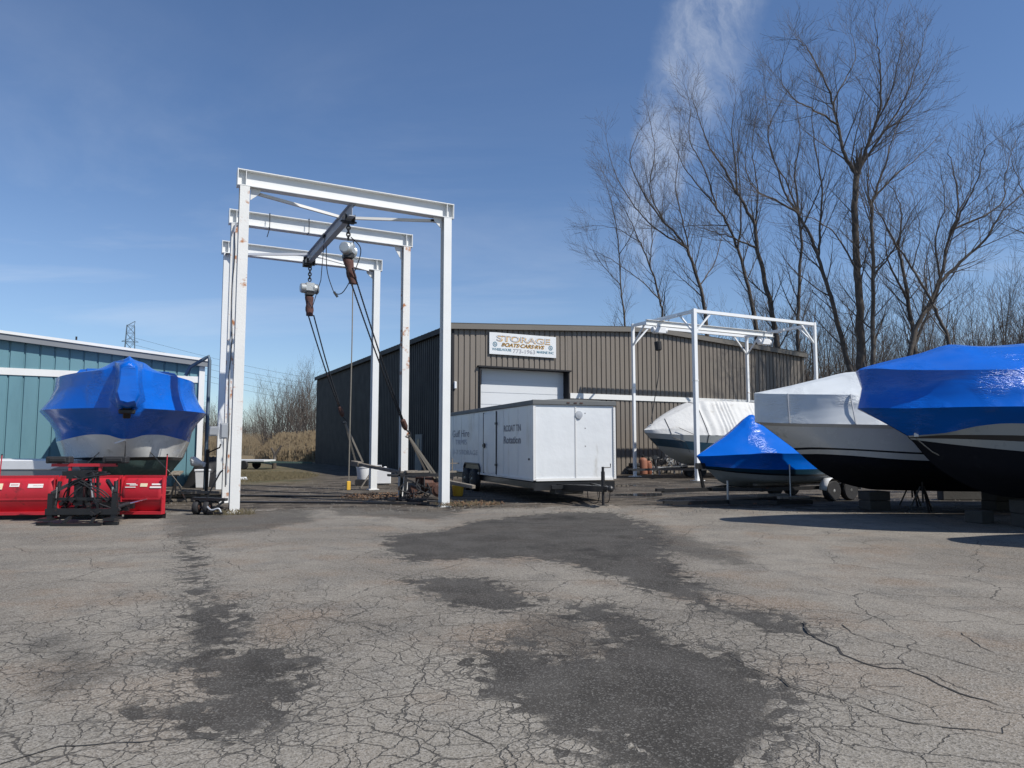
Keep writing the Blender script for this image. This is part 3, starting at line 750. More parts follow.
s1 = Vector((-4.18, 17.8, 6.1)); e1 = at(404, 424, 19.9)
hk1 = chainset(h1, s1, e1)
s2 = Vector((-6.36, 22.05, 5.65)); e2 = at(341, 411, 22.7)
hk2 = chainset(h2, s2, e2)
def sling(hk, ends, label):
    o = thing('lifting_sling', label, 'sling', hk, 0, 'webbing slings below the hooks')
    for e in ends:
        e = Vector(e)-Vector(hk); build('strap', MB().bar((0, 0, .02), e, .055, .014, up=(0, -1, .3)), 'webbing', o)
    build('eye', MB().tube([(.05*math.cos(x), 0, .05*math.sin(x)) for x in [PI*i/4 for i in range(9)]], .016, 6), 'webbing', o)
PL0, PL1 = at(353, 463, 23.3), at(474, 487, 19.6)
sling(hk1, [PL0.lerp(PL1, .66)+Vector((0, .05, .06)), PL0.lerp(PL1, .74)+Vector((0, -.05, .06)), PL0.lerp(PL1, .72)+Vector((0, -.14, .03))], 'grey webbing sling from the nearer hook down to the long timber')
sling(hk2, [PL0.lerp(PL1, .02)+Vector((0, .05, .08)), PL0.lerp(PL1, .10)+Vector((0, -.05, .08))], 'grey webbing sling from the farther hook down to the timber end')
# pendant controls
pc = thing('pendant_control', 'small black push button pendant on a looping cable between the hoists', 'control', G0+W*XM+D*3.0+Vector((0, 0, zt-.1)), TH)
lp = [Vector((.03, 0, 0)), Vector((.06, 0, -.9)), Vector((.22, 0, -1.45)), Vector((.32, -.1, -1.65)), Vector((.5, -.3, -1.6)), Vector((.66, -.9, -1.1)), Vector((.55, -1.9, -.75)), Vector((.12, -2.5, -.62))]
def smooth_path(p, n=6):
    out = []
    for i in range(len(p)-1):
        a, b_, c, d = p[max(i-1, 0)], p[i], p[i+1], p[min(i+2, len(p)-1)]
        for k in range(n):
            x = k/n; out.append(.5*((2*b_)+(c-a)*x+(2*a-5*b_+4*c-d)*x*x+(3*b_-a-3*c+d)*x**3))
    out.append(p[-1]); return out
build('cable', MB().tube(smooth_path(lp), .014, 5), 'cable', pc)
build('handset', MB().bar(lp[3]+Vector((-.06, 0, .05)), lp[3]+Vector((.05, 0, -.1)), .07, .05), 'cable', pc)
build('cable', MB().tube([(-.03, 0, 0), (-.04, .3, -1.2), (-.1, 1.2, -1.9), (-.05, 2.1, -1.5)], .012, 5), 'cable', pc)
tp = G0+W*3.55+D*3.2
pd_ = thing('hanging_cable', 'thin straight cable with a yellow end hanging from the middle crossbeam', 'cable', Vector((tp.x, tp.y, zt)), TH)
build('cable', MB().tube([(0, 0, 0), (.02, 0, -3), (0, 0, -zt+.5)], .018, 5), 'webbing', pd_)
build('yellow_handle', MB().box((0, 0, -zt+.38), (.11, .07, .26)), 'yellow', pd_, bevel=.01)

# long timber on the rusty engine stand, at the right foot of the gantry
o = thing('timber_beam', 'long weathered timber lying aslant on the rusty machine', 'beam', PL0, 0)
build('plank', MB().bar((0, 0, 0), PL1-PL0, .13, .1), 'timber', o, bevel=.01)
build('pale_end', MB().bar((-.01, .0, 0), (PL1-PL0)*.07, .19, .16), 'timber', o, bevel=.01)
mc_ = gp(423, 500)
o = thing('scrap_machine', 'rusty broken engine stand under the slung timber', 'machine', (mc_.x, mc_.y+.1, 0), R(20))
rc = random.Random(11)
mb = MB()
for x in (-.62, .62):
    for y in (-.3, .3): mb.bar((x, y, 0), (x*.92, y, .72), .08)
for y in (-.3, .3): mb.bar((-.75, y, .74), (.85, y, .70), .09)
mb.bar((-.6, -.3, .08), (.6, .3, .35), .05); mb.bar((.6, -.3, .12), (-.55, -.3, .6), .05)
build('stand_frame', mb, 'dark_steel', o)
mb = MB()
mb.lathe((-.1, -.15, .45), (1, .1, 0), [(0, .12), (.04, .2), (.3, .2), (.34, .14), (.5, .1)], 12)
mb.box((.1, .05, .52), (.55, .38, .25), Matrix.Rotation(.2, 3, 'Z')); mb.lathe((.36, -.3, .3), (0, -1, 0), [(0, .2), (.05, .22), (.06, .16), (.09, .15)], 14)
mb.box((-.35, -.1, .25), (.25, .3, .3), Matrix.Rotation(.4, 3, 'Y'))
build('engine_block', mb, 'rust', o, bevel=.02)
mb = MB()
for k in range(9):
    p = Vector((rc.uniform(-.6, .6), -.35+rc.uniform(-.1, .1), rc.uniform(.3, .7)))
    mb.tube(smooth_path([p, p+Vector((rc.uniform(-.3, .3), -.1, -.25)), p+Vector((rc.uniform(-.4, .4), 0, -.45)), Vector((p.x+rc.uniform(-.3, .3), -.3, .05))], 4), .018, 5)
build('hose', mb, 'rubber', o)
mb = MB()
for k in range(5): mb.box((rc.uniform(-.6, .7), rc.uniform(-.3, .2), .79+rc.uniform(0, .07)), (rc.uniform(.3, .7), .12, .05), Matrix.Rotation(rc.uniform(-.4, .4), 3, 'Z'))
build('loose_board', mb, 'timber', o)
mb = MB().box((-.8, -.1, .72), (.5, .3, .06)); build('tray', mb, 'dark_steel', o)
o = thing('scrap_heap', 'low dark heap of scrap straps and bars before the rusty machine', 'scrap', gp(405, 503), 0)
mb = MB()
for k in range(9): mb.box((rc.uniform(-.7, .5), rc.uniform(-.15, .2), .04+rc.random()*.08), (rc.uniform(.2, .5), rc.uniform(.08, .2), .06), Matrix.Rotation(rc.uniform(-1, 1), 3, 'Z'))
build('scrap_bar', mb, 'dark_steel', o)
mb = MB().tube([(.6, 0, .05), (1.1, .05, .03), (1.6, .1, .04), (2.0, .02, .03)], .03, 6); build('strap_end', mb, 'cable', o)

# white tubs beside the rear right post
p = gp(361, 486)
o = thing('white_bucket', 'white plastic bucket on a dark block left of the rear right gantry post', 'bucket', (p.x, p.y+.3, 0), 0)
build('block', MB().box((0, 0, .12), (.5, .4, .24)), 'rubber', o, bevel=.02)
build('tub', MB().lathe((0, 0, .24), (0, 0, 1), [(0, .2), (.02, .21), (.44, .25), (.45, .27), (.5, .27), (.5, .24), (.46, .23)], 20), 'plastic_white', o, smooth=40)
p = gp(381, 485)
o = thing('white_tank', 'boxy white plastic tank right of the rear right gantry post', 'tank', (p.x, p.y, 0), R(15))
mb = MB().box((0, 0, .33), (.72, .5, .56)).box((0, 0, .63), (.5, .35, .07)).lathe((.15, 0, .66), (0, 0, 1), [(0, .07), (.06, .07)], 12); build('tank_shell', mb, 'plastic_white', o, bevel=.04)
build('handle', MB().tube([(-.2, 0, .66), (-.2, 0, .76), (0, 0, .76), (0, 0, .66)], .02, 6), 'plastic_white', o)
p = gp(372, 488); o = thing('prop_stick', 'pale stick propped against the foot of the rear right post', 'stick', p, 0)
build('stick', MB().bar((-.35, -.3, .02), (.05, .1, .75), .05, .03), 'timber', o)
p = gp(458, 496)
o = thing('yellow_crate', 'small yellow plastic tub behind the front right gantry post', 'tub', (p.x, p.y, 0), R(20))
build('tub', MB().lathe((0, 0, 0), (0, 0, 1), [(0, .13), (.02, .15), (.3, .19), (.32, .2), (.34, .18), (.2, .15)], 14), 'yellow', o, smooth=40)
build('stake', MB().bar((-.12, .25, 0), (-.12, .25, 1.15), .03), 'timber', o)
build('cross_stake', MB().bar((-.3, .25, 1.0), (.1, .25, 1.0), .03), 'timber', o)

# ------------------------------------------------------------------ enclosed trailer
TA = R(20.2)
tr = thing('cargo_trailer', 'white enclosed cargo trailer parked with its drawbar toward the camera', 'trailer', (.60, 19.25, 0), TA)
# local x along the nose, y toward the tail
TWd, TLn, tz0, tz1 = 2.45, 9.3, .60, 2.74
mb = MB()
sk = .004
mb.box((TWd/2, TLn/2, (tz0+tz1)/2), (TWd, TLn, tz1-tz0)); bd = build('body', mb, 'trailer_white', tr, bevel=.03)
mb = MB(); n = 8
rows = []
for k in range(n+1):
    f = k/n; x = -.03+f*(TWd+.06); z = tz1+.02+.09*math.sin(PI*f)**.6
    rows.append([(x, -.04, z), (x, TLn+.03, z)])
mb.surf([list(r) for r in rows])
for yy_ in (-.04, TLn+.03):
    pts = [(-.03+k/n*(TWd+.06), yy_, tz1+.02+.09*math.sin(PI*k/n)**.6) for k in range(n+1)]
    mb.add(pts+[(TWd+.03, yy_, tz1-.0), (-.03, yy_, tz1-.0)], [tuple(range(n+3))])
build('roof', mb, 'trailer_roof', tr)
mb = MB()
mb.box((-.02, TLn/2, tz1+.0), (.05, TLn+.06, .13)); mb.box((TWd+.02, TLn/2, tz1), (.05, TLn+.06, .13)); mb.box((TWd/2, -.025, tz1+.005), (TWd+.12, .05, .13))
build('roof_rail', mb, 'trailer_roof', tr, bevel=.01)
mb = MB()
for x in (0.0, TWd): mb.box((x, -.0, (tz0+tz1)/2-.04), (.07, .07, tz1-tz0-.12))
mb.box((TWd/2, -.012, tz0+.03), (TWd-.1, .03, .07)); mb.box((-.012, TLn/2, tz0+.02), (.03, TLn-.1, .06))
mb.box((TWd/2+.02, -.006, (tz0+tz1)/2), (.035, .018, tz1-tz0-.16))
build('corner_trim', mb, 'white_trim', tr)
mb = MB(); rr = random.Random(5)
for k in range(44):
    z = tz0+.1+k*.045
    for x in (.02, TWd-.02, TWd/2+.02): mb.box((x, -.037 if x != TWd/2+.02 else -.018, z), (.01, .006, .01))
for k in range(int(TLn/.09)): mb.box((-.029, .08+k*.09, tz0+.02), (.006, .01, .01))
build('rivet', mb, 'dark_steel', tr)
mb = MB().box((TWd/2-.0, .02, tz0-.15), (TWd, .06, .22)).box((-.0, 1.0, tz0-.12), (.06, 2.0, .16))
mb.box((TWd/2, TLn/2, tz0-.1), (TWd-.15, TLn-.1, .1)); mb.box((.1, TLn/2, tz0-.16), (.08, TLn-.2, .12)); mb.box((TWd-.1, TLn/2, tz0-.16), (.08, TLn-.2, .12))
build('chassis', mb, 'black_paint', tr)
mb = MB()
cxn, tyn = TWd/2, -1.75
for x in (.45, TWd-.45): mb.bar((x, .9, tz0-.18), (cxn, tyn, tz0-.14), .1, .15)
mb.bar((.4, -.25, tz0-.16), (TWd-.4, -.25, tz0-.16), .08, .1); mb.bar((cxn, .1, tz0-.17), (cxn, tyn, tz0-.13), .09, .12)
build('drawbar', mb, 'black_paint', tr)
mb = MB().bar((cxn, tyn+.05, tz0-.1), (cxn, tyn-.3, tz0-.12), .12, .09); mb.ball((cxn, tyn-.3, tz0-.12), .085, 10)
build('coupler', mb, 'dark_steel', tr)
mb = MB().tube([(cxn, tyn+.1, .05), (cxn, tyn+.1, 1.02)], .035, 10).box((cxn, tyn+.1, .045), (.22, .22, .03)).tube([(cxn, tyn+.1, .42), (cxn, tyn+.1, .9)], .05, 10)
jk = build('jack', mb, 'dark_steel', tr, smooth=40)
build('crank_handle', MB().tube([(cxn, tyn+.1, 1.0), (cxn+.22, tyn+.1, 1.0), (cxn+.22, tyn+.1, 1.1)], .014, 6), 'dark_steel', jk)
mb = MB()
for k in range(2):
    p0 = Vector((cxn-.15+.3*k, tyn, .42)); mb.tube(smooth_path([p0, p0+Vector((.02, .15, -.3)), p0+Vector((0, .6, -.3)), p0+Vector((.1, .9, 0))], 4), .012, 5)
build('safety_chain', mb, 'dark_steel', tr)
build('tool_box', MB().box((.95, -.02, .34), (.85, .4, .2)), 'black_paint', tr, bevel=.02)
for ky, yw in enumerate((5.3, 6.16)):
    for xw, sd in ((.14, -1), (TWd-.14, 1)):
        xw = -.04 if sd < 0 else TWd+.04
        mb = MB().lathe((xw-.11*sd, yw, .38), (sd, 0, 0), [(0, .2), (.0, .33), (.03, .378), (.19, .378), (.22, .33), (.22, .2)], 28)
        wh = build('wheel', mb, 'rubber', tr, smooth=40)
        mb = MB().lathe((xw+.1*sd, yw, .38), (sd, 0, 0), [(0, .2), (.02, .19), (.0, .12), (.03, .05), (.04, .02)], 20); build('rim', mb, 'black_paint', wh, smooth=40)
mb = MB()
pts = [(4.80, .55), (4.80, .80), (4.92, .93), (6.53, .93), (6.66, .80), (6.66, .55)]
for xx in (-.055, .012): pass
mb.add([(-.008, y, z) for y, z in pts], [(5, 4, 3, 2, 1, 0)]); build('wheel_well', mb, 'gel_black', tr)
mb = MB(); mb.tube([(-.03, y, z) for y, z in pts], .03, 6); build('fender_trim', mb, 'black_paint', tr)
for yq in (1.25, 2.5, 5.0, 7.1, 8.2): build('panel_seam', MB().box((-.004, yq, (tz0+tz1)/2), (.006, .035, tz1-tz0-.2)), 'trailer_white', tr)
# side door
d0, d1 = 3.14, 4.42
mb = MB().box((-.012, (d0+d1)/2, (tz0+.08+tz1-.14)/2), (.02, d1-d0, tz1-tz0-.22)); dr = build('side_door', mb, 'trailer_white', tr, bevel=.006)
mb = MB()
for y in (d0, d1): mb.box((-.014, y, (tz0+tz1)/2-.03), (.026, .045, tz1-tz0-.16))
build('door_gasket', mb, 'rubber', dr)
for z in (tz0+.35, tz1-.5): build('hinge', MB().box((-.04, d0-.05, z), (.03, .16, .07)), 'dark_steel', dr)
build('handle', MB().box((-.045, d1-.13, 1.55), (.05, .2, .09)).box((-.06, d1-.2, 1.55), (.03, .07, .16)), 'dark_steel', dr)
# front: round vent, lamps, dents
build('vent', MB().lathe((TWd/2+.12, -.005, tz1-.33), (0, -1, 0), [(0, .115), (.03, .11), (.04, .03)], 18), 'grey_steel', tr)
for x in (TWd/2-.22, TWd/2, TWd/2+.18): build('marker_lamp', MB().box((x, -.055, tz1+.0), (.09, .02, .03)), 'rust', tr)
for z in (tz1-.28, tz1-.7, tz1-1.2): build('screw_hole', MB().lathe((TWd/2+.32, .005, z), (0, -1, 0), [(0, .018), (.012, .014)], 8), 'dark_steel', tr)
build('side_lamp', MB().box((-.015, .35, tz0+.58), (.02, .06, .05)), 'rubber', tr)
Xt, Zt = (0, -1, 0), (0, 0, 1)
text_part('lettering', 'RCOAT TN', 'ink', tr, .26, (-.006, 2.45, 1.98), Xt, Zt, bold=.006, width=1.45, depth=.001)
text_part('lettering', 'Rotation', 'ink', tr, .30, (-.006, 2.45, 1.62), Xt, Zt, bold=.008, width=1.45, depth=.001)
text_part('lettering', 'Gulf Hire', 'ink', tr, .36, (-.006, 8.3, 1.86), Xt, Zt, width=2.2, depth=.001)
text_part('lettering', 'TRMIS', 'ink_faint', tr, .26, (-.006, 7.9, 1.58), Xt, Zt, width=1.5, depth=.001)
text_part('lettering', '1-7 STORAGE', 'ink_faint', tr, .24, (-.006, 8.1, 1.22), Xt, Zt, width=3.0, depth=.001)
p = Vector((.60, 19.25, 0))+Matrix.Rotation(TA, 3, 'Z') @ Vector((cxn, tyn+.1, 0))
o = thing('wood_block', 'wooden block under the foot of the trailer jack', 'block', (p.x, p.y, 0), R(15))
build('block', MB().box((0, 0, .015), (.5, .36, .06)).box((.03, .02, .0), (.66, .5, .03)), 'timber', o, bevel=.01)

# ------------------------------------------------------------------ small white tube gantry beside the storage building
K0 = Vector((8.1, 31.0, 0))
kb = thing('boat_lift_frame', 'four legged white square tube lift frame with knee braces before the brown building', 'gantry', K0, TH)
LW, LD, LH = 7.75, 4.45, 7.6
for (x, y, l) in ((0, 0, 'near left leg, the thickest looking'), (LW, 0, 'near right leg'), (0, LD, 'far left leg'), (LW, LD, 'far right leg')):
    w = .175 if (x, y) == (0, 0) else .13
    lg = build('leg', MB().bar((x, y, 0), (x, y, LH-.0), w, w, up=(0, 1, 0)), 'white_tube', kb, label=l)
    build('foot_plate', MB().box((x, y, .02), (.45, .45, .03)), 'white_steel_rust', lg)
    build('collar', MB().box((x, y, 4.4), (w+.03, w+.03, .05)), 'white_steel_rust', lg)
for y in (0, LD): build('top_beam', MB().bar((.11, y, LH-.09), (LW-.1, y, LH-.09), .13, .14), 'white_tube', kb)
for x in (0, LW): build('side_beam', MB().bar((x, .11, LH-.10), (x, LD-.1, LH-.10), .12, .14), 'white_tube', kb)
for x, sx in ((0, 1), (LW, -1)):
    for y, sy in ((0, 1), (LD, -1)):
        build('knee_brace', MB().bar((x+sx*.05, y, LH-1.05), (x+sx*.95, y, LH-.15), .07), 'white_tube', kb)
        build('knee_brace', MB().bar((x, y+sy*.05, LH-1.05), (x, y+sy*.95, LH-.15), .07), 'white_tube', kb)
br = build('bridge_beam', MB().ibeam((-.9, 2.25, LH-.33), (LW-.4, 2.25, LH-.33), .17, .26, .02, .014), 'white_steel', kb)
build('beam_clamp', MB().box((0, 2.25, LH-.17), (.2, .24, .06)).box((LW, 2.25, LH-.17), (.2, .24, .06)), 'white_tube', br)
for nm, (x, y, z), lab in (('electric_hoist', (-.1, 2.3, LH-.32), 'boxy white electric hoist near the left side of the tube lift frame'), ('electric_hoist', (6.75, 2.3, LH-.42), 'boxy white electric hoist at the right of the tube lift frame')):
    q = K0+W*x+D*y
    o = thing(nm, lab, 'hoist', (q.x, q.y, z), TH, 'white electric hoists on the lift frame')
    build('housing', MB().box((0, 0, -.32), (.62, .3, .3)).lathe((-.42, 0, -.32), (1, 0, 0), [(0, .1), (.02, .14), (.84, .14), (.86, .1)], 14), 'plastic_white', o, bevel=.02)
    build('hanger', MB().bar((-.2, 0, -.2), (-.2, 0, .12), .05).bar((.2, 0, -.2), (.2, 0, .12), .05).bar((0, -1.3, .14), (0, 1.3, .14), .08), 'white_tube', o)
    if x < 2:
        build('chain_bag', MB().lathe((-.1, 0, -.85), (.12, 0, -1), [(0, .1), (.03, .17), (.4, .16), (.45, .1)], 12), 'rubber', o)
        build('load_chain', MB().tube([(-.05, 0, -.45), (-.1, -.02, -2.5), (-.55, 0, -4.55)], .022, 5), 'cable', o)
        build('hook', MB().tube([Vector((-.55, 0, -4.55))+Vector((.07*math.sin(x_), 0, -.12-.07*math.cos(x_)*-1)) for x_ in [i*.5 for i in range(9)]], .025, 6), 'dark_steel', o)
# ------------------------------------------------------------------ boats
def mono(xs, ys, x):
    n = len(xs)
    if x <= xs[0]: return ys[0]
    if x >= xs[-1]: return ys[-1]
    dl = [(ys[i+1]-ys[i])/(xs[i+1]-xs[i]) for i in range(n-1)]
    mm = [dl[0]]+[0 if dl[i-1]*dl[i] <= 0 else 2*dl[i-1]*dl[i]/(dl[i-1]+dl[i]) for i in range(1, n-1)]+[dl[-1]]
    i = max(k for k in range(n-1) if xs[k] <= x); h = xs[i+1]-xs[i]; s = (x-xs[i])/h
    return (2*s**3-3*s*s+1)*ys[i]+(s**3-2*s*s+s)*h*mm[i]+(-2*s**3+3*s*s)*ys[i+1]+(s**3-s*s)*h*mm[i+1]
def rowpts(ctrl, N=44, g=1.7):
    xs = [c[0] for c in ctrl]; out = []
    for k in range(N+1):
        u = (k/N)**g; x = xs[0]+(xs[-1]-xs[0])*u
        out.append(Vector((x, mono(xs, [c[1] for c in ctrl], x), mono(xs, [c[2] for c in ctrl], x))))
    return out
def loft(rows, names, side, sub=3, sag=0.0):
    mb = MB(); R_ = [rows[n] for n in names]; out = []
    for a, b_ in zip(R_, R_[1:]):
        for k in range(sub):
            f = k/sub
            out.append([a[i].lerp(b_[i], f)+Vector((0, -sag*math.sin(PI*f)*min(1, a[i].y), 0)) for i in range(len(a))])
    out.append(R_[-1])
    out = [[Vector((p.x, p.y*side, p.z)) for p in r] for r in out]
    if side > 0: out = out[::-1]
    mb.surf(out); return mb
def boat(root, ctrl, groups, close):
    """ctrl: row name -> control points on the near side; groups: (part, material, rows, sag); mirrored to both sides in one mesh"""
    rows = {k: rowpts(v) for k, v in ctrl.items()}
    objs = {}
    for nm, mat, rn, sag in groups:
        mb = MB()
        for s in (-1, 1):
            q = loft(rows, rn, s, sag=sag); mb.add(q.v, q.f)
        # transom
        a = [rows[r][-1] for r in rn]
        pts = [(p.x, p.y, p.z) for p in a]+[(p.x, -p.y, p.z) for p in a[::-1]]
        mb.add(pts, [tuple(range(len(pts)))])
        objs.setdefault(nm, []).append(build(nm, mb, mat, root, smooth=50))
    return rows, objs
def strap(root, rows, names, xat, side=-1, mat='alu', w=.018):
    pts = []
    for n in names:
        r = rows[n]; k = min(range(len(r)), key=lambda i: abs(r[i].x-xat)); p = r[k]; pts.append(Vector((p.x, p.y*side, p.z))+Vector((0, side*.012, .008)))
    build('seam_tape', MB().tube(pts, w, 5), mat, root)

# right foreground: big blue wrapped cruiser, bow to the left
big_ctrl = dict(
 keel=[(.98, 0, 1.66), (1.35, 0, 1.22), (1.8, 0, .90), (2.3, 0, .67), (2.8, 0, .57), (5, 0, .5), (11, 0, .55)],
 chine=[(.97, .01, 1.67), (1.6, .35, 1.25), (2.4, .85, 1.08), (3.6, 1.3, .98), (6, 1.5, .93), (11, 1.45, .92)],
 wl=[(.95, .015, 1.69), (1.45, .42, 1.6), (2.2, .95, 1.49), (3.4, 1.45, 1.37), (6, 1.66, 1.27), (11, 1.6, 1.25)],
 st1=[(.93, .018, 1.71), (1.4, .45, 1.70), (2.1, .98, 1.66), (3.3, 1.5, 1.57), (6, 1.69, 1.48), (11, 1.62, 1.45)],
 st2=[(.92, .02, 1.73), (1.4, .48, 1.77), (2.1, 1.0, 1.76), (3.3, 1.52, 1.69), (6, 1.70, 1.60), (11, 1.63, 1.56)],
 wrapedge=[(.9, .02, 1.76), (1.3, .46, 1.80), (1.75, .86, 1.93), (2.1, 1.08, 1.97), (3.2, 1.55, 1.90), (6, 1.72, 1.85), (11, 1.66, 1.82)],
 rail=[(-.03, 0, 2.30), (.0, .10, 2.30), (.12, .34, 2.29), (.6, .78, 2.26), (1.2, 1.18, 2.26), (2.3, 1.62, 2.25), (4, 1.80, 2.25), (11, 1.75, 2.2)],
 mid=[(.06, 0, 2.70), (.08, .07, 2.70), (.2, .28, 2.68), (.7, .62, 2.66), (1.2, 1.02, 2.64), (2.3, 1.46, 2.62), (4, 1.62, 2.6), (11, 1.58, 2.55)],
 shoulder=[(.0, 0, 3.05), (.02, .12, 3.05), (.08, .30, 3.05), (.5, .58, 3.0), (1.2, .98, 2.95), (2.2, 1.32, 2.92), (4, 1.46, 2.87), (11, 1.4, 2.85)],
 top=[(.03, 0, 3.07), (.05, .1, 3.07), (.12, .22, 3.08), (.6, .3, 3.18), (1.2, .4, 3.3), (1.85, .5, 3.44), (2.4, .55, 3.42), (4, .7, 3.5), (4.6, .7, 3.43), (11, .7, 3.4)],
 ridge=[(.03, 0, 3.08), (.06, 0, 3.09), (.12, 0, 3.11), (.6, 0, 3.24), (1.2, 0, 3.38), (1.85, 0, 3.56), (2.4, 0, 3.52), (4, 0, 3.62), (4.6, 0, 3.55), (11, 0, 3.5)])
big_groups = [('hull_bottom', 'antifoul_black', ['keel', 'chine', 'wl'], 0), ('hull_stripe', 'gel_grey', ['wl', 'st1'], 0), ('hull_stripe', 'gel_black', ['st1', 'st2'], 0),
              ('hull_side', 'gel_grey', ['st2', 'wrapedge'], 0), ('wrap_cover', 'blue_wrap', ['wrapedge', 'rail', 'mid', 'shoulder', 'top', 'ridge'], .03)]
bb = thing('wrapped_boat', 'large boat in glossy blue shrink wrap at the right edge, nearest of the boats', 'boat', (6.84, 13.85, 0), R(-1.5), 'boats stored under covers')
rows, ob = boat(bb, big_ctrl, big_groups, 1)
mb = MB().tube([Vector((.95, -.05, 1.78)), Vector((1.25, -.2, 1.45)), Vector((1.7, -.25, 1.2))], .012, 5); build('strap', mb, 'webbing', bb)
build('strap_buckle', MB().box((.98, -.16, 1.80), (.07, .03, .12)), 'plastic_white', bb)
# its off-frame neighbour, whose bow shadow falls into the picture
bo = thing('wrapped_boat', 'second blue wrapped boat beyond the right edge whose rounded shadow falls on the asphalt', 'boat', (9.7, 10.6, 0), R(-6), 'boats stored under covers')
for ch in list(bb.children):
    c = ch.copy(); COL.objects.link(c); c.parent = bo
def blocks(name, label, loc, rz, w, d, h, lay, mat='concrete', grp='keel blocks under the boats'):
    o = thing(name, label, 'block stack', loc, rz, grp); rr = random.Random(int(loc[0]*100))
    for k in range(lay):
        hh = h/lay
        build('block', MB().box((rr.uniform(-.02, .02), rr.uniform(-.02, .02), hh*(k+.5)-.003), (w*rr.uniform(.94, 1), d*rr.uniform(.94, 1), hh-.008), Matrix.Rotation(rr.uniform(-.05, .05), 3, 'Z')), mat, o, bevel=.012)
    return o
blocks('keel_block', 'dark concrete block stack under the keel of the large blue boat at the right edge', (10.25, 13.85, 0), .1, .85, .55, .52, 2)
blocks('keel_block', 'low dark block further left under the bow of the large blue boat', (9.55, 14.6, 0), .3, .35, .4, .25, 1)
def stand(label, loc, rz, h, lean=.35):
    o = thing('jack_stand', label, 'boat stand', loc, rz, 'tripod boat stands')
    for k in range(3):
        a = 2*PI*k/3+.4; build('leg', MB().bar((.3*math.cos(a), .3*math.sin(a), 0), (.04*math.cos(a), .04*math.sin(a), h*.7), .035), 'dark_steel', o)
    build('screw_post', MB().tube([(0, 0, h*.25), (0, 0, h)], .022, 8), 'dark_steel', o)
    build('pad', MB().box((0, 0, h+.02), (.28, .28, .04), Matrix.Rotation(lean, 3, 'X')), 'timber', o)
    return o
stand('jack stand under the near side of the large blue boat by the right edge', (11.6, 12.9, 0), 0, .95)
# white wrapped cruiser behind it
wc_ctrl = dict(
 keel=[(1.12, 0, 1.33), (1.25, 0, 1.2), (1.7, 0, .85), (2.3, 0, .58), (3, 0, .47), (6, 0, .43), (9.5, 0, .5)],
 chine=[(1.11, .01, 1.34), (1.4, .3, 1.25), (1.8, .8, 1.15), (3.2, 1.25, .98), (6, 1.45, .9), (9.5, 1.4, .9)],
 wl=[(1.1, .012, 1.35), (1.35, .4, 1.36), (1.75, .85, 1.34), (3, 1.32, 1.24), (6, 1.52, 1.14), (9.5, 1.5, 1.12)],
 st1=[(.98, .015, 1.45), (1.25, .45, 1.47), (1.7, .9, 1.46), (3, 1.36, 1.38), (6, 1.56, 1.25), (9.5, 1.52, 1.22)],
 st2=[(.93, .016, 1.50), (1.2, .46, 1.52), (1.7, .92, 1.50), (3, 1.38, 1.42), (6, 1.57, 1.29), (9.5, 1.53, 1.26)],
 rub=[(.2, .02, 2.06), (.8, .55, 2.02), (1.6, 1.08, 1.98), (3, 1.52, 1.93), (6, 1.72, 1.86), (9.5, 1.68, 1.84)],
 rail=[(0, 0, 2.14), (.02, .08, 2.14), (.25, .3, 2.12), (.8, .68, 2.09), (1.6, 1.18, 2.06), (3, 1.60, 2.02), (6, 1.78, 1.96), (9.5, 1.72, 1.94)],
 shoulder=[(.0, 0, 2.86), (.02, .06, 2.86), (.2, .22, 2.84), (.8, .6, 2.80), (1.6, 1.0, 2.76), (3, 1.32, 2.72), (4.2, 1.42, 2.62), (6, 1.45, 2.6), (9.5, 1.4, 2.5)],
 top=[(.02, 0, 2.87), (.05, .04, 2.87), (.2, .12, 2.88), (.8, .3, 2.98), (1.6, .4, 3.14), (2.5, .5, 3.3), (3.3, .5, 3.24), (6, .6, 3.3), (9.5, .6, 3.2)],
 ridge=[(.02, 0, 2.88), (.05, 0, 2.88), (.2, 0, 2.91), (.8, 0, 3.03), (1.6, 0, 3.22), (2.5, 0, 3.40), (3.3, 0, 3.30), (6, 0, 3.38), (9.5, 0, 3.3)])
wb = thing('wrapped_boat', 'long white shrink wrapped boat between the two bright blue boats', 'boat', (6.06, 17.6, 0), R(-1), 'boats stored under covers')
rows, ob = boat(wb, wc_ctrl, [('hull_bottom', 'antifoul_black', ['keel', 'chine', 'wl'], 0), ('hull_stripe', 'gel_white', ['wl', 'st1'], 0), ('hull_stripe', 'gel_black', ['st1', 'st2'], 0),
                             ('hull_side', 'gel_white', ['st2', 'rub'], 0), ('rub_rail', 'gel_white', ['rub', 'rail'], 0), ('wrap_cover', 'white_wrap', ['rail', 'shoulder', 'top', 'ridge'], .05)], 1)
for xx in (.7, 1.95, 3.4): strap(wb, rows, ['rail', 'shoulder'], xx, -1, 'grey_steel')
blocks('keel_block', 'dark block stack under the middle of the white wrapped boat', (8.95, 17.6, 0), .1, .55, .5, .45, 2)
blocks('keel_block', 'dark block stack farther right under the white wrapped boat', (12.1, 17.5, 0), .1, .9, .5, .45, 2)
stand('jack stand beneath the near side of the white wrapped boat', (9.75, 16.9, 0), 0, .85)
stand('jack stand beneath the far side of the white wrapped boat', (10.4, 18.5, 0), 0, .85)
p = gp(932, 496); o = thing('concrete_block', 'pale grey slab standing in the shade behind the two large boats', 'block', (p.x, 20.5, 0), 0); build('slab', MB().box((0, 0, .3), (1.3, .3, .6)), 'concrete', o, bevel=.02)

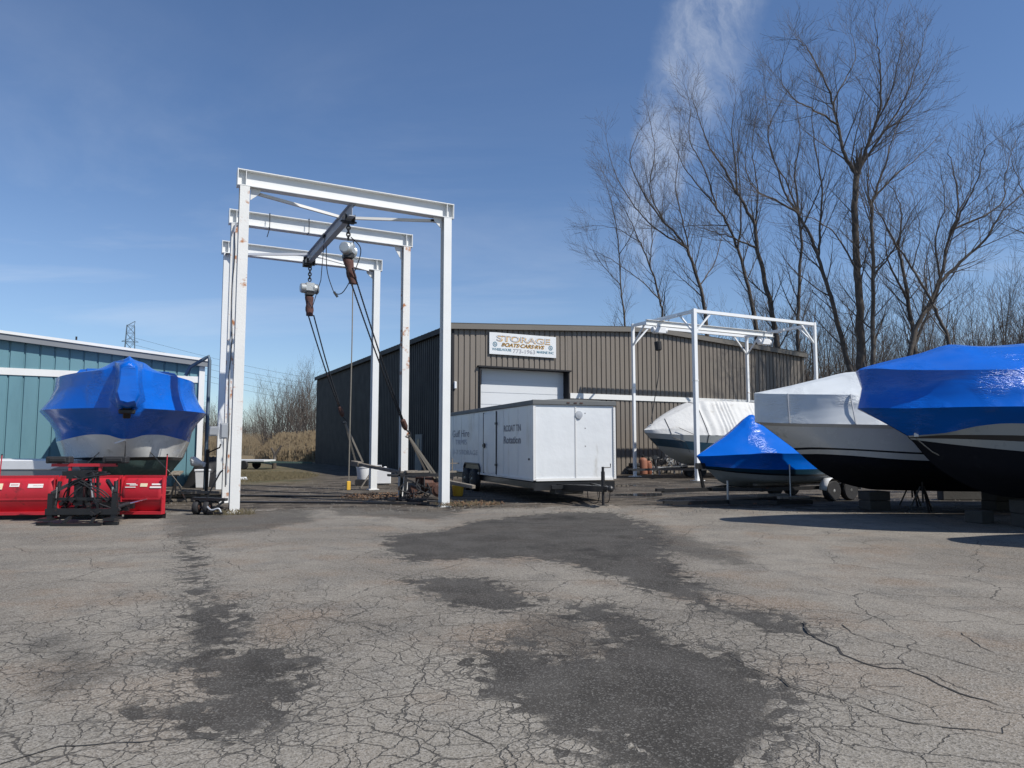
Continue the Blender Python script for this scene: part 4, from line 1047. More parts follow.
# small blue covered boat on its trailer
SA = math.atan2(2.15, 4.5)
sb_ctrl = dict(
 keel=[(.45, 0, .82), (.8, 0, .55), (1.3, 0, .42), (2.2, 0, .38), (5.0, 0, .42)],
 chine=[(.4, .01, .86), (1.0, .4, .68), (2.0, .75, .58), (3.4, .85, .55), (5.0, .85, .57)],
 h1=[(.3, .012, .92), (.9, .5, .82), (2.0, .86, .74), (3.4, .96, .70), (5.0, .95, .72)],
 h2=[(.28, .014, .94), (.9, .52, .86), (2.0, .88, .79), (3.4, .98, .75), (5.0, .97, .77)],
 wrapedge=[(.2, .02, 1.0), (.8, .56, .95), (2.0, .93, .90), (3.4, 1.03, .90), (5.0, 1.0, .93)],
 rail=[(0, 0, 1.27), (.01, .04, 1.27), (.3, .33, 1.28), (.9, .75, 1.32), (2.0, 1.04, 1.34), (3.4, 1.1, 1.32), (4.6, 1.05, 1.2), (5.0, 1.02, 1.15)],
 top=[(0, 0, 1.28), (.02, .02, 1.29), (.3, .1, 1.40), (1.0, .26, 1.72), (1.5, .24, 2.03), (2.0, .10, 2.40), (2.25, .14, 2.30), (3.0, .30, 1.84), (3.5, .35, 1.54), (3.9, .4, 1.36), (5.0, .5, 1.18)],
 ridge=[(0, 0, 1.285), (.02, 0, 1.30), (.3, 0, 1.44), (1.0, 0, 1.80), (1.5, 0, 2.12), (2.0, 0, 2.45), (2.25, 0, 2.36), (3.0, 0, 1.92), (3.5, 0, 1.60), (3.9, 0, 1.40), (5.0, 0, 1.2)])
sb = thing('covered_boat', 'small boat under a peaked blue cover on a road trailer', 'boat', (5.07, 19.4, 0), SA, 'boats stored under covers')
rows, ob = boat(sb, sb_ctrl, [('hull_bottom', 'gel_grey', ['keel', 'chine', 'h1'], 0), ('hull_stripe', 'gel_black', ['h1', 'h2'], 0), ('hull_side', 'gel_teal', ['h2', 'wrapedge'], 0),
                             ('cover', 'blue_wrap', ['wrapedge', 'rail', 'top', 'ridge'], .04)], 1)
def boat_trailer(label, loc, rz, L=5.2, w=1.9, axles=(3.6, 4.3), h=.36, mat='dark_steel', fend='plastic_white'):
    o = thing('boat_trailer', label, 'trailer', loc, rz, 'low road trailers under the boats')
    mb = MB()
    for s in (-1, 1):
        mb.bar((.4, s*.1, h), (1.6, s*w/2*.8, h), .06, .1); mb.bar((1.55, s*w/2*.8, h), (L, s*w/2*.8, h), .06, .1)
    for x in (1.6, 2.6, L-.2): mb.bar((x, -w/2*.8, h-.02), (x, w/2*.8, h-.02), .06, .08)
    mb.bar((-1.2, 0, h), (1.0, 0, h), .08, .1); build('frame', mb, mat, o)
    mb = MB().bar((-1.4, 0, h+.03), (-1.15, 0, h+.03), .1, .08); build('coupler', mb, 'dark_steel', o)
    if h > 2: build('jack', MB().tube([(-.9, -.1, .02), (-.9, -.1, .85)], .03, 8).box((-.9, -.1, .015), (.16, .16, .03)), 'dark_steel', o)
    if h > .2: build('winch_post', MB().bar((.2, 0, h), (.05, 0, 1.0), .07).box((.1, 0, 1.0), (.22, .16, .16)), 'black_paint', o)
    for s in (-1, 1):
        build('bunk', MB().bar((1.6, s*.45, h+.12), (L-.1, s*.45, h+.12), .12, .06), 'timber', o)
        for ax in axles:
            wh = build('wheel', MB().lathe((ax, s*(w/2+.0), .29), (0, s, 0), [(0, .17), (0, .26), (.03, .29), (.17, .29), (.2, .26), (.2, .17)], 24), 'rubber', o, smooth=40)
            build('rim', MB().lathe((ax, s*(w/2+.15), .29), (0, s, 0), [(0, .17), (.03, .16), (.02, .08), (.05, .04)], 16), 'plastic_white', wh, smooth=40)
        if not axles: continue
        a0, a1 = axles[0]-.36, axles[-1]+.36
        mb = MB(); pts = []
        for k in range(9):
            a = PI*k/8
            cx_ = a0+.36 if a > PI/2 else a1-.36
            pts.append((cx_+.36*math.cos(a), .31+.36*math.sin(a)))
        mb.surf([[(q[0], s*(w/2-.02), q[1]) for q in pts], [(q[0], s*(w/2+.24), q[1]) for q in pts]]); build('fender', mb, fend, o, solid=.015, smooth=50)
    return o
boat_trailer('low trailer carrying the small blue covered boat', (5.07, 19.4, 0), SA, axles=(3.9, 4.6), L=6.0)
o = thing('prop_stand', 'thin steel prop post standing in front of the small blue boat', 'post', gp(728, 504), 0)
build('post', MB().tube([(0, 0, 0), (0, 0, .62)], .03, 8), 'alu', o); build('base', MB().box((0, 0, .02), (.25, .2, .04)), 'alu', o)
pk = Vector((7.55, 19.3, 0))
o = thing('prop_stand', 'upright prop pole leaning on the near side of the small blue boat', 'post', pk, 0)
build('post', MB().tube([(0, 0, 0), (.02, .05, 1.05)], .02, 8), 'alu', o); build('base', MB().box((0, 0, .02), (.2, .2, .03)), 'alu', o)
# empty trailer lying before it
o = boat_trailer('empty low boat trailer lying at the near left of the small blue boat', (5.2, 18.4, 0), R(14), L=2.6, w=1.1, axles=(), h=.10, mat='dark_steel')

# white canvas covered boat under the lift frame
cb_ctrl = dict(
 keel=[(.68, 0, 1.5), (1.0, 0, 1.25), (1.5, 0, .95), (2.3, 0, .65), (4, 0, .5), (8.5, 0, .52)],
 chine=[(.67, .01, 1.51), (1.2, .35, 1.32), (2.2, .95, 1.1), (4, 1.25, .98), (8.5, 1.2, .98)],
 teal0=[(.66, .012, 1.52), (1.0, .35, 1.47), (1.6, .82, 1.38), (3, 1.22, 1.18), (5, 1.36, 1.1), (8.5, 1.3, 1.1)],
 teal1=[(.28, .014, 1.87), (.6, .42, 1.84), (1.6, .95, 1.74), (3, 1.32, 1.64), (5, 1.42, 1.6), (8.5, 1.38, 1.58)],
 edge=[(.0, .02, 2.12), (.5, .48, 2.08), (1.5, 1.0, 2.02), (3, 1.42, 2.0), (5, 1.52, 1.98), (8.5, 1.45, 1.95)],
 rail=[(-.05, 0, 2.24), (.0, .08, 2.25), (.5, .44, 2.28), (1.5, .92, 2.32), (3, 1.3, 2.36), (5, 1.42, 2.4), (8.5, 1.4, 2.4)],
 top=[(-.02, 0, 2.27), (.02, .04, 2.28), (.5, .2, 2.55), (1.5, .42, 3.05), (2.8, .62, 3.55), (3.2, .7, 3.62), (5, .75, 3.65), (6.4, .7, 3.62), (8.5, .7, 3.3)],
 ridge=[(-.02, 0, 2.28), (.02, 0, 2.29), (.5, 0, 2.6), (1.5, 0, 3.12), (2.8, 0, 3.66), (3.2, 0, 3.74), (5, 0, 3.72), (6.4, 0, 3.72), (8.5, 0, 3.4)])
cb = thing('covered_boat', 'boat under a pleated white canvas cover below the tube lift frame', 'boat', (6.15, 32.7, 0), TH, 'boats stored under covers')
rows, ob = boat(cb, cb_ctrl, [('hull_bottom', 'gel_grey', ['keel', 'chine', 'teal0'], 0), ('hull_band', 'gel_teal', ['teal0', 'teal1'], 0), ('hull_side', 'gel_grey', ['teal1', 'edge'], 0)], 1)
# pleated cover: vertical folds hanging from the ridge
mb = MB()
rr_ = {k: rowpts(v, 260, 1.0) for k, v in cb_ctrl.items()}
for s in (-1, 1):
    out = []
    for a, b_ in zip(['edge', 'rail', 'top'], ['rail', 'top', 'ridge']):
        for k in range(8):
            f = k/8; r = []
            for i in range(261):
                p = rr_[a][i].lerp(rr_[b_][i], f); x = p.x
                amp = .04*max(0, min(1, (x-1.9)/1.0))*(1.2 if 2.6 < x < 4.4 else .45)*(.5+noise.noise(Vector((x*2, 0, 0))))*(1 if a == 'top' and 0 else (1-.0*f))
                ph = math.sin(x*21+3.0*math.sin(x*3.1)+(f if a == 'rail' else 0)*1.2)
                if a == 'top': amp *= (1-f)
                r.append(Vector((p.x, (p.y+amp*ph*min(1, p.y*2))*s, p.z+amp*.3*ph)))
            out.append(r)
    out.append([Vector((p.x, 0, p.z)) for p in rr_['ridge']])
    if s > 0: out = out[::-1]
    mb.surf(out)
build('canvas_cover', mb, 'canvas', cb, smooth=60)
for xx, nm in ((.9, ['edge', 'rail', 'top']), (2.6, ['teal1', 'edge', 'rail', 'top', 'ridge']), (6.6, ['edge', 'rail', 'top', 'ridge'])): strap(cb, rows, nm, xx, -1, 'cable', .016)
build('tie_rope', MB().tube([(1.2, -.95, 2.35), (1.9, -1.3, 2.0), (2.1, -1.2, 1.5)], .014, 5).tube([(.6, -.5, 2.1), (1.5, -1.0, 1.7), (1.9, -.9, 1.2)], .012, 5), 'cable', cb)
boat_trailer('trailer with white fenders under the white canvas covered boat', (6.4, 32.2, 0), TH, L=7.5, w=2.3, axles=(3.2, 4.0), h=.45)

# left: blue wrapped boat, bow toward the camera
lb_ctrl = dict(
 keel=[(1.52, 0, 1.16), (1.65, 0, 1.02), (2.0, 0, .75), (2.7, 0, .45), (4, 0, .38), (11, 0, .45)],
 chine=[(1.51, .01, 1.17), (1.9, .4, 1.0), (2.8, .78, .80), (4, 1.1, .72), (11, 1.15, .75)],
 boot0=[(1.48, .012, 1.20), (1.85, .52, 1.20), (2.8, 1.1, 1.17), (4.5, 1.42, 1.12), (11, 1.42, 1.1)],
 boot1=[(1.42, .013, 1.28), (1.78, .56, 1.28), (2.8, 1.16, 1.25), (4.5, 1.48, 1.2), (11, 1.48, 1.18)],
 wrapedge=[(.88, .0, 1.72), (.95, .06, 1.72), (1.3, .42, 1.82), (1.7, .72, 1.83), (2.2, 1.12, 1.76), (3.0, 1.45, 1.68), (4.4, 1.62, 1.65), (11, 1.62, 1.62)],
 rail=[(.1, 0, 2.42), (.14, .12, 2.42), (.4, .42, 2.42), (.9, .95, 2.42), (1.6, 1.48, 2.42), (2.6, 1.86, 2.42), (4, 1.98, 2.42), (11, 1.9, 2.36)],
 shoulder=[(-.02, 0, 3.30), (.0, .12, 3.30), (.25, .2, 3.32), (.7, .55, 3.30), (1.5, 1.1, 3.28), (2.6, 1.52, 3.26), (3.8, 1.66, 3.30), (5.5, 1.5, 3.42), (6, 1.25, 3.78), (11, 1.2, 3.78)],
 top=[(-.01, 0, 3.42), (.02, .09, 3.42), (.25, .12, 3.52), (.7, .3, 3.52), (1.5, .5, 3.47), (2.6, .7, 3.46), (3.8, .8, 3.5), (5.5, 1.0, 3.55), (6, 1.1, 3.82), (11, 1.1, 3.8)],
 ridge=[(-.01, 0, 3.48), (.02, 0, 3.5), (.25, 0, 3.62), (.7, 0, 3.60), (1.5, 0, 3.56), (2.6, 0, 3.55), (3.8, 0, 3.58), (5.5, 0, 3.62), (6, 0, 3.84), (11, 0, 3.82)])
lb = thing('wrapped_boat', 'blue shrink wrapped boat facing the camera beside the teal building', 'boat', (-8.66, 15.85, 0), math.atan2(.878, -.479), 'boats stored under covers')
rows, ob = boat(lb, lb_ctrl, [('hull_bottom', 'antifoul_green', ['keel', 'chine', 'boot0'], 0), ('boot_stripe', 'gel_black', ['boot0', 'boot1'], 0), ('hull_side', 'gel_white', ['boot1', 'wrapedge'], 0),
                             ('wrap_cover', 'blue_wrap', ['wrapedge', 'rail', 'shoulder', 'top', 'ridge'], .10)], 1)
# the wrapped pulpit that juts from the bow
mb = MB(); sec = []
for (x, w_, z0, z1) in ((.5, .40, 2.38, 3.58), (.0, .26, 2.44, 3.5), (-.32, .24, 2.5, 3.42), (-.36, .2, 2.56, 3.36)):
    sec.append([(x, -w_*.7, z0), (x-.0, -w_, z0+.2), (x, -w_*.8, (z0+z1)/2), (x, -w_*.72, z1-.1), (x, 0, z1), (x, w_*.72, z1-.1), (x, w_*.8, (z0+z1)/2), (x, w_, z0+.2), (x, w_*.7, z0), (x, 0, z0-.04), (x, -w_*.7, z0)])
mb.surf(sec); mb.add(sec[-1][:-1], [tuple(range(10))])
build('wrapped_pulpit', mb, 'blue_wrap', lb, smooth=60)
build('anchor', MB().bar((.0, 0, 2.5), (.28, 0, 2.2), .16, .1).box((.1, 0, 2.33), (.16, .34, .1)), 'dark_steel', lb, bevel=.02)
build('bow_eye', MB().bar((.92, .0, 1.7), (.95, .22, 1.62), .05, .03), 'plastic_white', lb)
for s in (-1, 1):
    build('strap', MB().tube([(1.7, s*.5, 1.45), (1.7, s*1.0, .9), (1.9, s*1.3, .5)], .012, 5), 'webbing', lb)
blocks('keel_block', 'timber blocks under the bow keel of the blue boat facing the camera', Vector((-8.66, 15.85, 0))+Vector((-.479, .878, 0))*2.6, .5, .5, .7, .38, 2, 'timber')
blocks('keel_block', 'timber blocks under the stern keel of the blue boat facing the camera', Vector((-8.66, 15.85, 0))+Vector((-.479, .878, 0))*8.6, .5, .5, .7, .38, 2, 'timber')
for s, w_ in ((1, 'right'), (-1, 'left')):
    q = Vector((-8.66, 15.85, 0))+Vector((-.479, .878, 0))*3.4+Vector((.878, .479, 0))*1.25*s
    stand('jack stand under the %s side of the blue boat facing the camera' % w_, q, 0, .78)

# ------------------------------------------------------------------ snow plow
PLc = Vector((-9.12, 15.25, 0)); PR = R(3)
pw_ = thing('snow_plow', 'red snow plow with black mounting frame lying before the left blue boat', 'snow plow', PLc, PR)
# local x right, y away from the camera (moldboard), -y the mount toward the camera
prof = [(.02, .10), (-.03, .2), (-.10, .34), (-.14, .5), (-.13, .66), (-.08, .8), (-.0, .90)]
def wing(x0, x1, ang, piv):
    rot = lambda x, y, z: (piv+(x-piv)*math.cos(ang)-y*math.sin(ang), (x-piv)*math.sin(ang)+y*math.cos(ang), z)
    mb = MB(); fr_ = [rot(x0, -y*-1*-1, z) for y, z in prof]
    a = [[rot(x0+(x1-x0)*k/8, .0-y*.0+(.14+y), z) for y, z in prof] for k in range(9)]
    mb.surf(a); return mb, rot
for (x0, x1, ang, piv, nm) in ((-1.95, -.66, R(4), -.66, 'left'), (-.62, .68, 0, 0, 'centre'), (.72, 1.62, R(-3), .7, 'right')):
    mb, rot = wing(x0, x1, ang, piv)
    mo = build('moldboard', mb, 'red_paint', pw_, smooth=60, solid=.012)
    mb = MB()
    mb.box(((x0+x1)/2, .06, .43), (x1-x0, .12, .035)); mb.box(((x0+x1)/2, .04, .13), (x1-x0, .16, .06)); mb.box(((x0+x1)/2, .13, .90), (x1-x0, .06, .05))
    n = 1
    for k in range(n+1):
        x = x0+.02+(x1-x0-.04)*k/n
        pts = [(x-.012, .14+y-.0, z) for y, z in prof if z < .45]
        mb.add([(x-.01, .0, .12), (x-.01, .02, .43), (x-.01, .13, .43), (x-.01, .16, .12), (x+.01, .0, .12), (x+.01, .02, .43), (x+.01, .13, .43), (x+.01, .16, .12)], [(0, 1, 2, 3), (7, 6, 5, 4), (0, 4, 5, 1), (1, 5, 6, 2), (2, 6, 7, 3), (3, 7, 4, 0)])
    for x in (x0+.012, x1-.012): mb.box((x, .06, .5), (.022, .14, .8))
    mb.v = [rot(*v) for v in mb.v]; build('rib_frame', mb, 'red_paint', mo)
    mb = MB().box(((x0+x1)/2, .17, .055), (x1-x0, .02, .11)); mb.v = [rot(*v) for v in mb.v]; build('cutting_edge', mb, 'dark_steel', mo)
    def dec(cx_, cz, w, h, mat):
        mb = MB().box((cx_, -.010+(cz-.66)*.36 if cz > .64 else -.02, cz), (w, .008, h), Matrix.Rotation(R(-19.6) if cz > .6 else 0, 3, 'X')); mb.v = [rot(*v) for v in mb.v]; build('decal', mb, mat, mo)
    if nm == 'left':
        dec(-1.80, .70, .2, .13, 'decal_cream'); dec(-1.47, .73, .19, .08, 'decal_white'); dec(-1.05, .71, .30, .085, 'decal_white')
        for k in range(3): dec(-1.80, .735-.03*k, .15, .008, 'yellow')
        dec(-1.47, .73, .15, .02, 'pink'); dec(-1.05, .735, .24, .012, 'pink'); dec(-1.0, .71, .2, .01, 'pink')
    if nm == 'right':
        dec(.92, .745, .2, .018, 'decal_white'); dec(.98, .72, .16, .02, 'decal_white'); dec(.92, .675, .22, .018, 'decal_white')
        dec(1.2, .72, .15, .075, 'decal_cream'); dec(1.47, .735, .2, .035, 'decal_white'); dec(1.46, .675, .24, .035, 'decal_white')
        dec(1.2, .73, .11, .012, 'pink')
for x, lean in ((-1.9, .03), (1.60, .01)):
    gd = build('blade_guide', MB().tube([(x, .12, .55), (x+lean*.3, .12, .92), (x+lean, .12, 1.36)], .012, 6), 'red_paint', pw_)
    build('guide_tip', MB().ball((x+lean, .12, 1.37), .02, 6), 'rubber', gd)
# black carriage
mb = MB()
for s in (-1, 1):
    mb.bar((s*.14, .0, .32), (s*.62, -1.05, .22), .09, .11); mb.bar((s*.62, -1.05, .1), (s*.62, -1.05, .62), .1, .08)
    mb.bar((s*.62, -1.05, .62), (s*.30, -.75, .86), .06, .06)
    mb.box((s*.62, -1.1, .12), (.22, .35, .05)); mb.bar((s*.5, -1.2, .04), (s*.78, -1.2, .04), .07, .06)
mb.bar((-.7, -1.05, .26), (.7, -1.05, .26), .1, .12); mb.bar((-.66, -.55, .26), (.66, -.55, .26), .08, .08); mb.bar((-.66, -.95, .5), (.66, -.95, .5), .05, .06)
mb.bar((-.55, -.1, .3), (.55, -.1, .3), .1, .14)
build('a_frame', mb, 'black_paint', pw_)
mb = MB()
for s in (-1, 1):
    mb.bar((s*.12, -.75, .26), (s*.10, -.72, 1.06), .06, .07); mb.bar((s*.32, -.78, .3), (s*.26, -.75, 1.05), .04, .05)
mb.bar((-.42, -.74, 1.0), (.42, -.74, 1.0), .1, .09); mb.box((0, -.8, .98), (.55, .2, .16)); mb.box((0, -.86, .62), (.18, .16, .5)); mb.bar((-.3, -.7, .78), (.3, -.7, .78), .05, .06)
lt = build('lift_tower', mb, 'black_paint', pw_)
build('light_bar', MB().bar((-.66, -.72, 1.17), (.62, -.72, 1.17), .08, .06).bar((-.3, -.73, 1.0), (-.3, -.72, 1.17), .05).bar((.3, -.73, 1.0), (.3, -.72, 1.17), .05), 'red_paint', pw_)
for x in (-.52, .60):
    hl = build('headlight', MB().box((x, -.72, 1.275), (.48, .17, .14)).box((x, -.80, 1.275), (.34, .04, .09)), 'rubber', pw_, bevel=.035)
    build('lens', MB().box((x, -.625, 1.275), (.38, .01, .1)), 'chrome', hl); build('bracket', MB().bar((x, -.72, 1.17), (x, -.72, 1.22), .06), 'rubber', hl)
for s in (-1, 1):
    cy = build('hydraulic_cylinder', MB().tube([(s*.50, -.85, .3), (s*.60, -.45, .36)], .045, 10).tube([(s*.60, -.98, .28), (s*.55, -.90, .85)], .04, 10), 'dark_steel', pw_, smooth=40)
    build('piston_rod', MB().tube([(s*.60, -.45, .36), (s*.78, .0, .42)], .02, 8), 'chrome', cy, smooth=40); build('piston_rod', MB().tube([(s*.55, -1.0, .52), (s*.54, -1.0, .74)], .022, 8), 'chrome', cy, smooth=40)
rc = random.Random(21); mb = MB()
for k in range(9):
    x = rc.uniform(-.35, .35); p = Vector((x, -.9, rc.uniform(.8, 1.0))); q = Vector((rc.choice((-1, 1))*rc.uniform(.4, .66), -1.0+rc.uniform(-.1, .4), rc.uniform(.25, .5)))
    mid = (p+q)/2+Vector((rc.uniform(-.25, .25), -.12, rc.uniform(-.2, .15)))
    mb.tube(smooth_path([p, p+Vector((rc.uniform(-.2, .2), -.06, .0)), mid, q], 6), .013, 5)
build('hydraulic_hose', mb, 'cable', pw_)
for k in range(26): build('fitting', MB().box((rc.uniform(-.68, .68), -1.0+rc.uniform(-.15, .5), rc.uniform(.12, .5)), (rc.uniform(.04, .14), rc.uniform(.04, .12), rc.uniform(.03, .1)), Matrix.Rotation(rc.uniform(-1, 1), 3, 'Y')), 'dark_steel', pw_)
build('lift_chain', MB().tube([(.04, -.9, .9), (.05, -.8, .5), (.02, -.5, .3)], .02, 5), 'grey_steel', pw_)
build('stand_foot', MB().bar((-.45, -1.3, .03), (.5, -1.32, .03), .07, .05).bar((-.2, -1.0, .2), (-.25, -1.3, .04), .05).bar((.25, -1.0, .2), (.3, -1.3, .04), .05), 'black_paint', pw_)

for ch in pw_.children:
    if ch.name.split('.')[0] not in ('moldboard', 'blade_guide'): ch.location.x = .34 if ch.name.split('.')[0] in ('light_bar', 'headlight', 'lift_tower') else .50
# low white topped hull fairing at the far left behind the plow
o = thing('utility_box', 'low white topped box with a dark sloping end behind the left end of the plow', 'box', (-12.3, 16.9, 0), 0)
mb = MB(); pr_ = [(-2.5, .0), (1.55, .0), (1.95, .78), (1.75, 1.0), (1.35, 1.0)]
def prism(mb, pts, y0, y1):
    n = len(pts); mb.add([(x, y0, z) for x, z in pts]+[(x, y1, z) for x, z in pts], [tuple(range(n)), tuple(range(2*n-1, n-1, -1))]+[(i, n+i, n+(i+1) % n, (i+1) % n) for i in range(n)])
prism(mb, [(-2.5, .1), (1.7, .1), (2.0, .88), (1.98, .98), (-2.5, .98)], 0, 1.6); build('body', mb, 'grey_trim', o)
mb = MB(); prism(mb, [(-2.5, .985), (1.3, .985), (1.75, 1.12), (1.72, 1.22), (-2.5, 1.22)], -.02, 1.62); build('lid', mb, 'plastic_white', o, bevel=.02)
mb = MB(); prism(mb, [(1.32, .99), (2.02, .99), (1.95, 1.20), (1.78, 1.21)], -.01, 1.6); build('sloping_end', mb, 'grey_trim', o)

# things at the left foot of the gantry
o = thing('steel_davit', 'tall bent blue grey steel pole left of the gantry', 'pole', (-8.72, 20.2, 0), 0)
build('pole', MB().tube([(0, 0, 0), (.0, 0, 4.0), (-.03, 0, 4.12), (-.15, 0, 4.05), (-.5, -.1, 3.8), (-.62, -.12, 3.55)], .05, 10), 'pole_steel', o, smooth=50)
build('foot', MB().box((0, 0, .02), (.3, .3, .04)), 'pole_steel', o)
rc = random.Random(31)
pp_ = gp(190, 503)
o = thing('plank_stack', 'stack of grey weathered planks between the plow and the gantry foot', 'planks', (pp_.x-.2, pp_.y+.5, 0), R(5), )
for k in range(6): build('plank', MB().box((rc.uniform(-.15, .15), rc.uniform(-.1, .1)+(k % 2)*.3, .05+.085*(k//2+k % 2*.0)+.01*k), (2.2+rc.uniform(-.3, .3), .26, .075), Matrix.Rotation(rc.uniform(-.06, .06), 3, 'Z')), 'timber', o, bevel=.006)
p = gp(203, 515)
o = thing('rusty_dolly', 'small black two wheeled trailer dolly beside the front left gantry post', 'dolly', (p.x, p.y+.1, 0), R(-8))
for x in (-.22, .04):
    wh = build('wheel', MB().lathe((x-.05, 0, .155), (1, .15, 0), [(0, .08), (0, .14), (.02, .155), (.10, .155), (.12, .14), (.12, .08)], 20), 'rubber', o, smooth=40)
    build('rim', MB().lathe((x-.07, -.0, .155), (1, .15, 0), [(0, .08), (.16, .08)], 12), 'rust', wh)
build('axle', MB().tube([(-.3, -.02, .155), (.4, .06, .155)], .03, 8), 'dark_steel', o)
build('frame', MB().bar((-.3, 0, .36), (.5, .02, .34), .14, .06).bar((-.2, 0, .2), (-.2, 0, .36), .05).bar((.1, 0, .2), (.1, 0, .36), .05).bar((.15, -.1, .05), (.45, 0, .3), .05).bar((.12, -.1, .05), (.5, -.1, .05), .06, .04), 'dark_steel', o)
build('handle', MB().tube([(.0, .05, .38), (.28, .1, .95), (.34, .1, 1.0)], .018, 6), 'dark_steel', o)
build('chain', MB().tube(smooth_path([Vector((.1, -.1, .2)), Vector((.25, -.16, .12)), Vector((.4, -.12, .15)), Vector((.45, -.1, .05))], 5), .02, 5), 'grey_steel', o)
p = Vector((-8.55, 19.9, 0))
o = thing('post_winch', 'white hand winch with a crank on a short bracket by the bent steel pole', 'winch', p, 0)
build('bracket', MB().bar((.0, 0, 0), (.0, 0, 1.45), .07), 'dark_steel', o)
build('drum', MB().lathe((-.42, 0, 1.12), (1, -.2, -.25), [(0, .09), (.03, .13), (.1, .13), (.28, .07), (.4, .07)], 12).ball((-.4, 0, 1.16), .1, 8), 'plastic_white', o)
build('crank', MB().tube([(0, 0, 1.35), (.35, -.05, 1.5), (.38, -.05, 1.6)], .02, 6), 'dark_steel', o)
p = gp(202, 488)
o = thing('white_bin', 'white plastic bin at the corner of the teal building', 'bin', (p.x, p.y, 0), R(10))
build('tub', MB().lathe((0, 0, 0), (0, 0, 1), [(0, .22), (.03, .26), (.6, .31), (.62, .34), (.68, .34), (.68, .3)], 4), 'plastic_white', o, bevel=.02)
o = thing('tarp_heap', 'black tarpaulin heap behind the white bin', 'tarp', (p.x-.25, p.y+1.0, 0), 0)
mb = MB(); rows_ = []
for i in range(15):
    a = i/14; r = []
    for j in range(15):
        b_ = j/14; e = math.sin(PI*a)*math.sin(PI*b_); r.append((-.7+1.4*a, -.5+1.0*b_, 1.35*e**.45*(.75+.45*noise.noise(Vector((a*5, b_*5, 2))))-.01))
    rows_.append(r)
mb.surf(rows_); build('tarp', mb, 'rubber', o, smooth=80)

# junk along the foot of the brown wall
def wallp(s, off, z=0): q = C0+W*s-D*off; return (q.x, q.y, z)
for (s, off, h, r, lab, mat) in ((10.55, .7, .95, .23, 'larger dusty orange gas cylinder against the brown wall', 'orange'), (11.0, .6, .78, .17, 'smaller pale orange gas cylinder against the brown wall', 'orange')):
    o = thing('gas_cylinder', lab, 'cylinder', wallp(s, off), 0, 'gas cylinders by the wall')
    build('tank', MB().lathe((0, 0, 0), (0, 0, 1), [(0, r*.8), (.04, r), (h-.22, r), (h-.12, r*.8), (h-.06, r*.35)], 18), mat, o, smooth=45)
    build('valve', MB().lathe((0, 0, h-.06), (0, 0, 1), [(0, .07), (.12, .07), (.14, .03)], 10), 'dark_steel', o)
for (s, lab) in ((12.9, 'left white paint can on the wall side junk rack'), (13.25, 'right white paint can on the wall side junk rack')):
    o = thing('metal_can', lab, 'can', wallp(s, .75, .4), 0, 'pair of cans')
    build('can', MB().lathe((0, 0, 0), (0, 0, 1), [(0, .14), (.01, .15), (.42, .15), (.44, .14), (.44, .12), (.42, .11)], 16), 'plastic_white', o, smooth=40)
o = thing('scrap_rack', 'long low rack of bent metal rods and frames along the brown wall', 'rack', wallp(11.2, 1.1), TH)
mb = MB().bar((0, 0, .36), (4.2, 0, .36), .08, .07).bar((0, .6, .36), (4.2, .6, .36), .08, .07)
for x in (.1, 1.6, 3.2, 4.1):
    for y in (0, .6): mb.bar((x, y, 0), (x, y, .36), .07)
    mb.bar((x, 0, .34), (x, .6, .34), .06)
build('rack_frame', mb, 'grey_steel', o)
rc = random.Random(8)
mb = MB(); mb2 = MB()
for k in range(34):
    p = Vector((rc.uniform(0, 2.0), rc.uniform(0, .6), .4+rc.random()*.15)); q = p+Vector((rc.uniform(-.7, .7), rc.uniform(-.2, .2), rc.uniform(0, .6)))
    (mb if k % 2 else mb2).tube(smooth_path([p, (p+q)/2+Vector((rc.uniform(-.2, .2), 0, rc.uniform(0, .3))), q], 4), .022, 5)
mb.bar((1.2, .2, .3), (1.65, .3, 1.25), .04)
build('bent_rod', mb, 'alu', o); build('bent_rod', mb2, 'dark_steel', o)
build('loose_board', MB().box((2.8, .3, .43), (1.2, .4, .05), Matrix.Rotation(.1, 3, 'Z')).box((3.4, .2, .1), (1.4, .5, .08)), 'timber', o)
o = thing('wheel_heap', 'dark heap of tyres and straps beyond the gas cylinders', 'tyres', wallp(10.2, .45), 0)
for k in range(3): build('tyre', MB().lathe((0, 0, .02+k*.2), (0, 0, 1), [(0, .18), (0, .28), (.04, .32), (.15, .32), (.19, .28), (.19, .18)], 20), 'rubber', o, smooth=40)

# beyond the dirt track: flatbed, forked stump
o = thing('flatbed_trailer', 'low flatbed trailer with a long drawbar standing on the far grass', 'trailer', (-16.6, 45.5, 0), R(-6))
build('deck', MB().box((-.2, 0, .55), (2.6, 1.7, .10)), 'plastic_white', o); build('frame', MB().box((.0, 0, .45), (2.9, 1.5, .1)).bar((1.3, .5, .45), (3.4, 0, .42), .09, .1).bar((1.3, -.5, .45), (3.4, 0, .42), .09, .1).bar((3.3, 0, .42), (3.9, 0, .42), .12), 'antifoul_green', o)
for s in (-1, 1): build('wheel', MB().lathe((-.2, s*.78, .28), (0, s, 0), [(0, .15), (0, .25), (.03, .28), (.15, .28), (.18, .25), (.18, .15)], 18), 'rubber', o, smooth=40)
o = thing('tree_stump', 'forked dead stump beside the flatbed trailer drawbar', 'stump', (-15.6, 46.5, 0), 0)
build('stump', MB().tube([(0, 0, -.05), (.03, 0, .6), (.0, .05, .95), (-.25, .1, 1.35)], [.16, .12, .1, .06], 8).tube([(.02, 0, .75), (.2, 0, 1.1), (.45, 0, 1.5)], [.1, .09, .06], 8), 'bark', o)
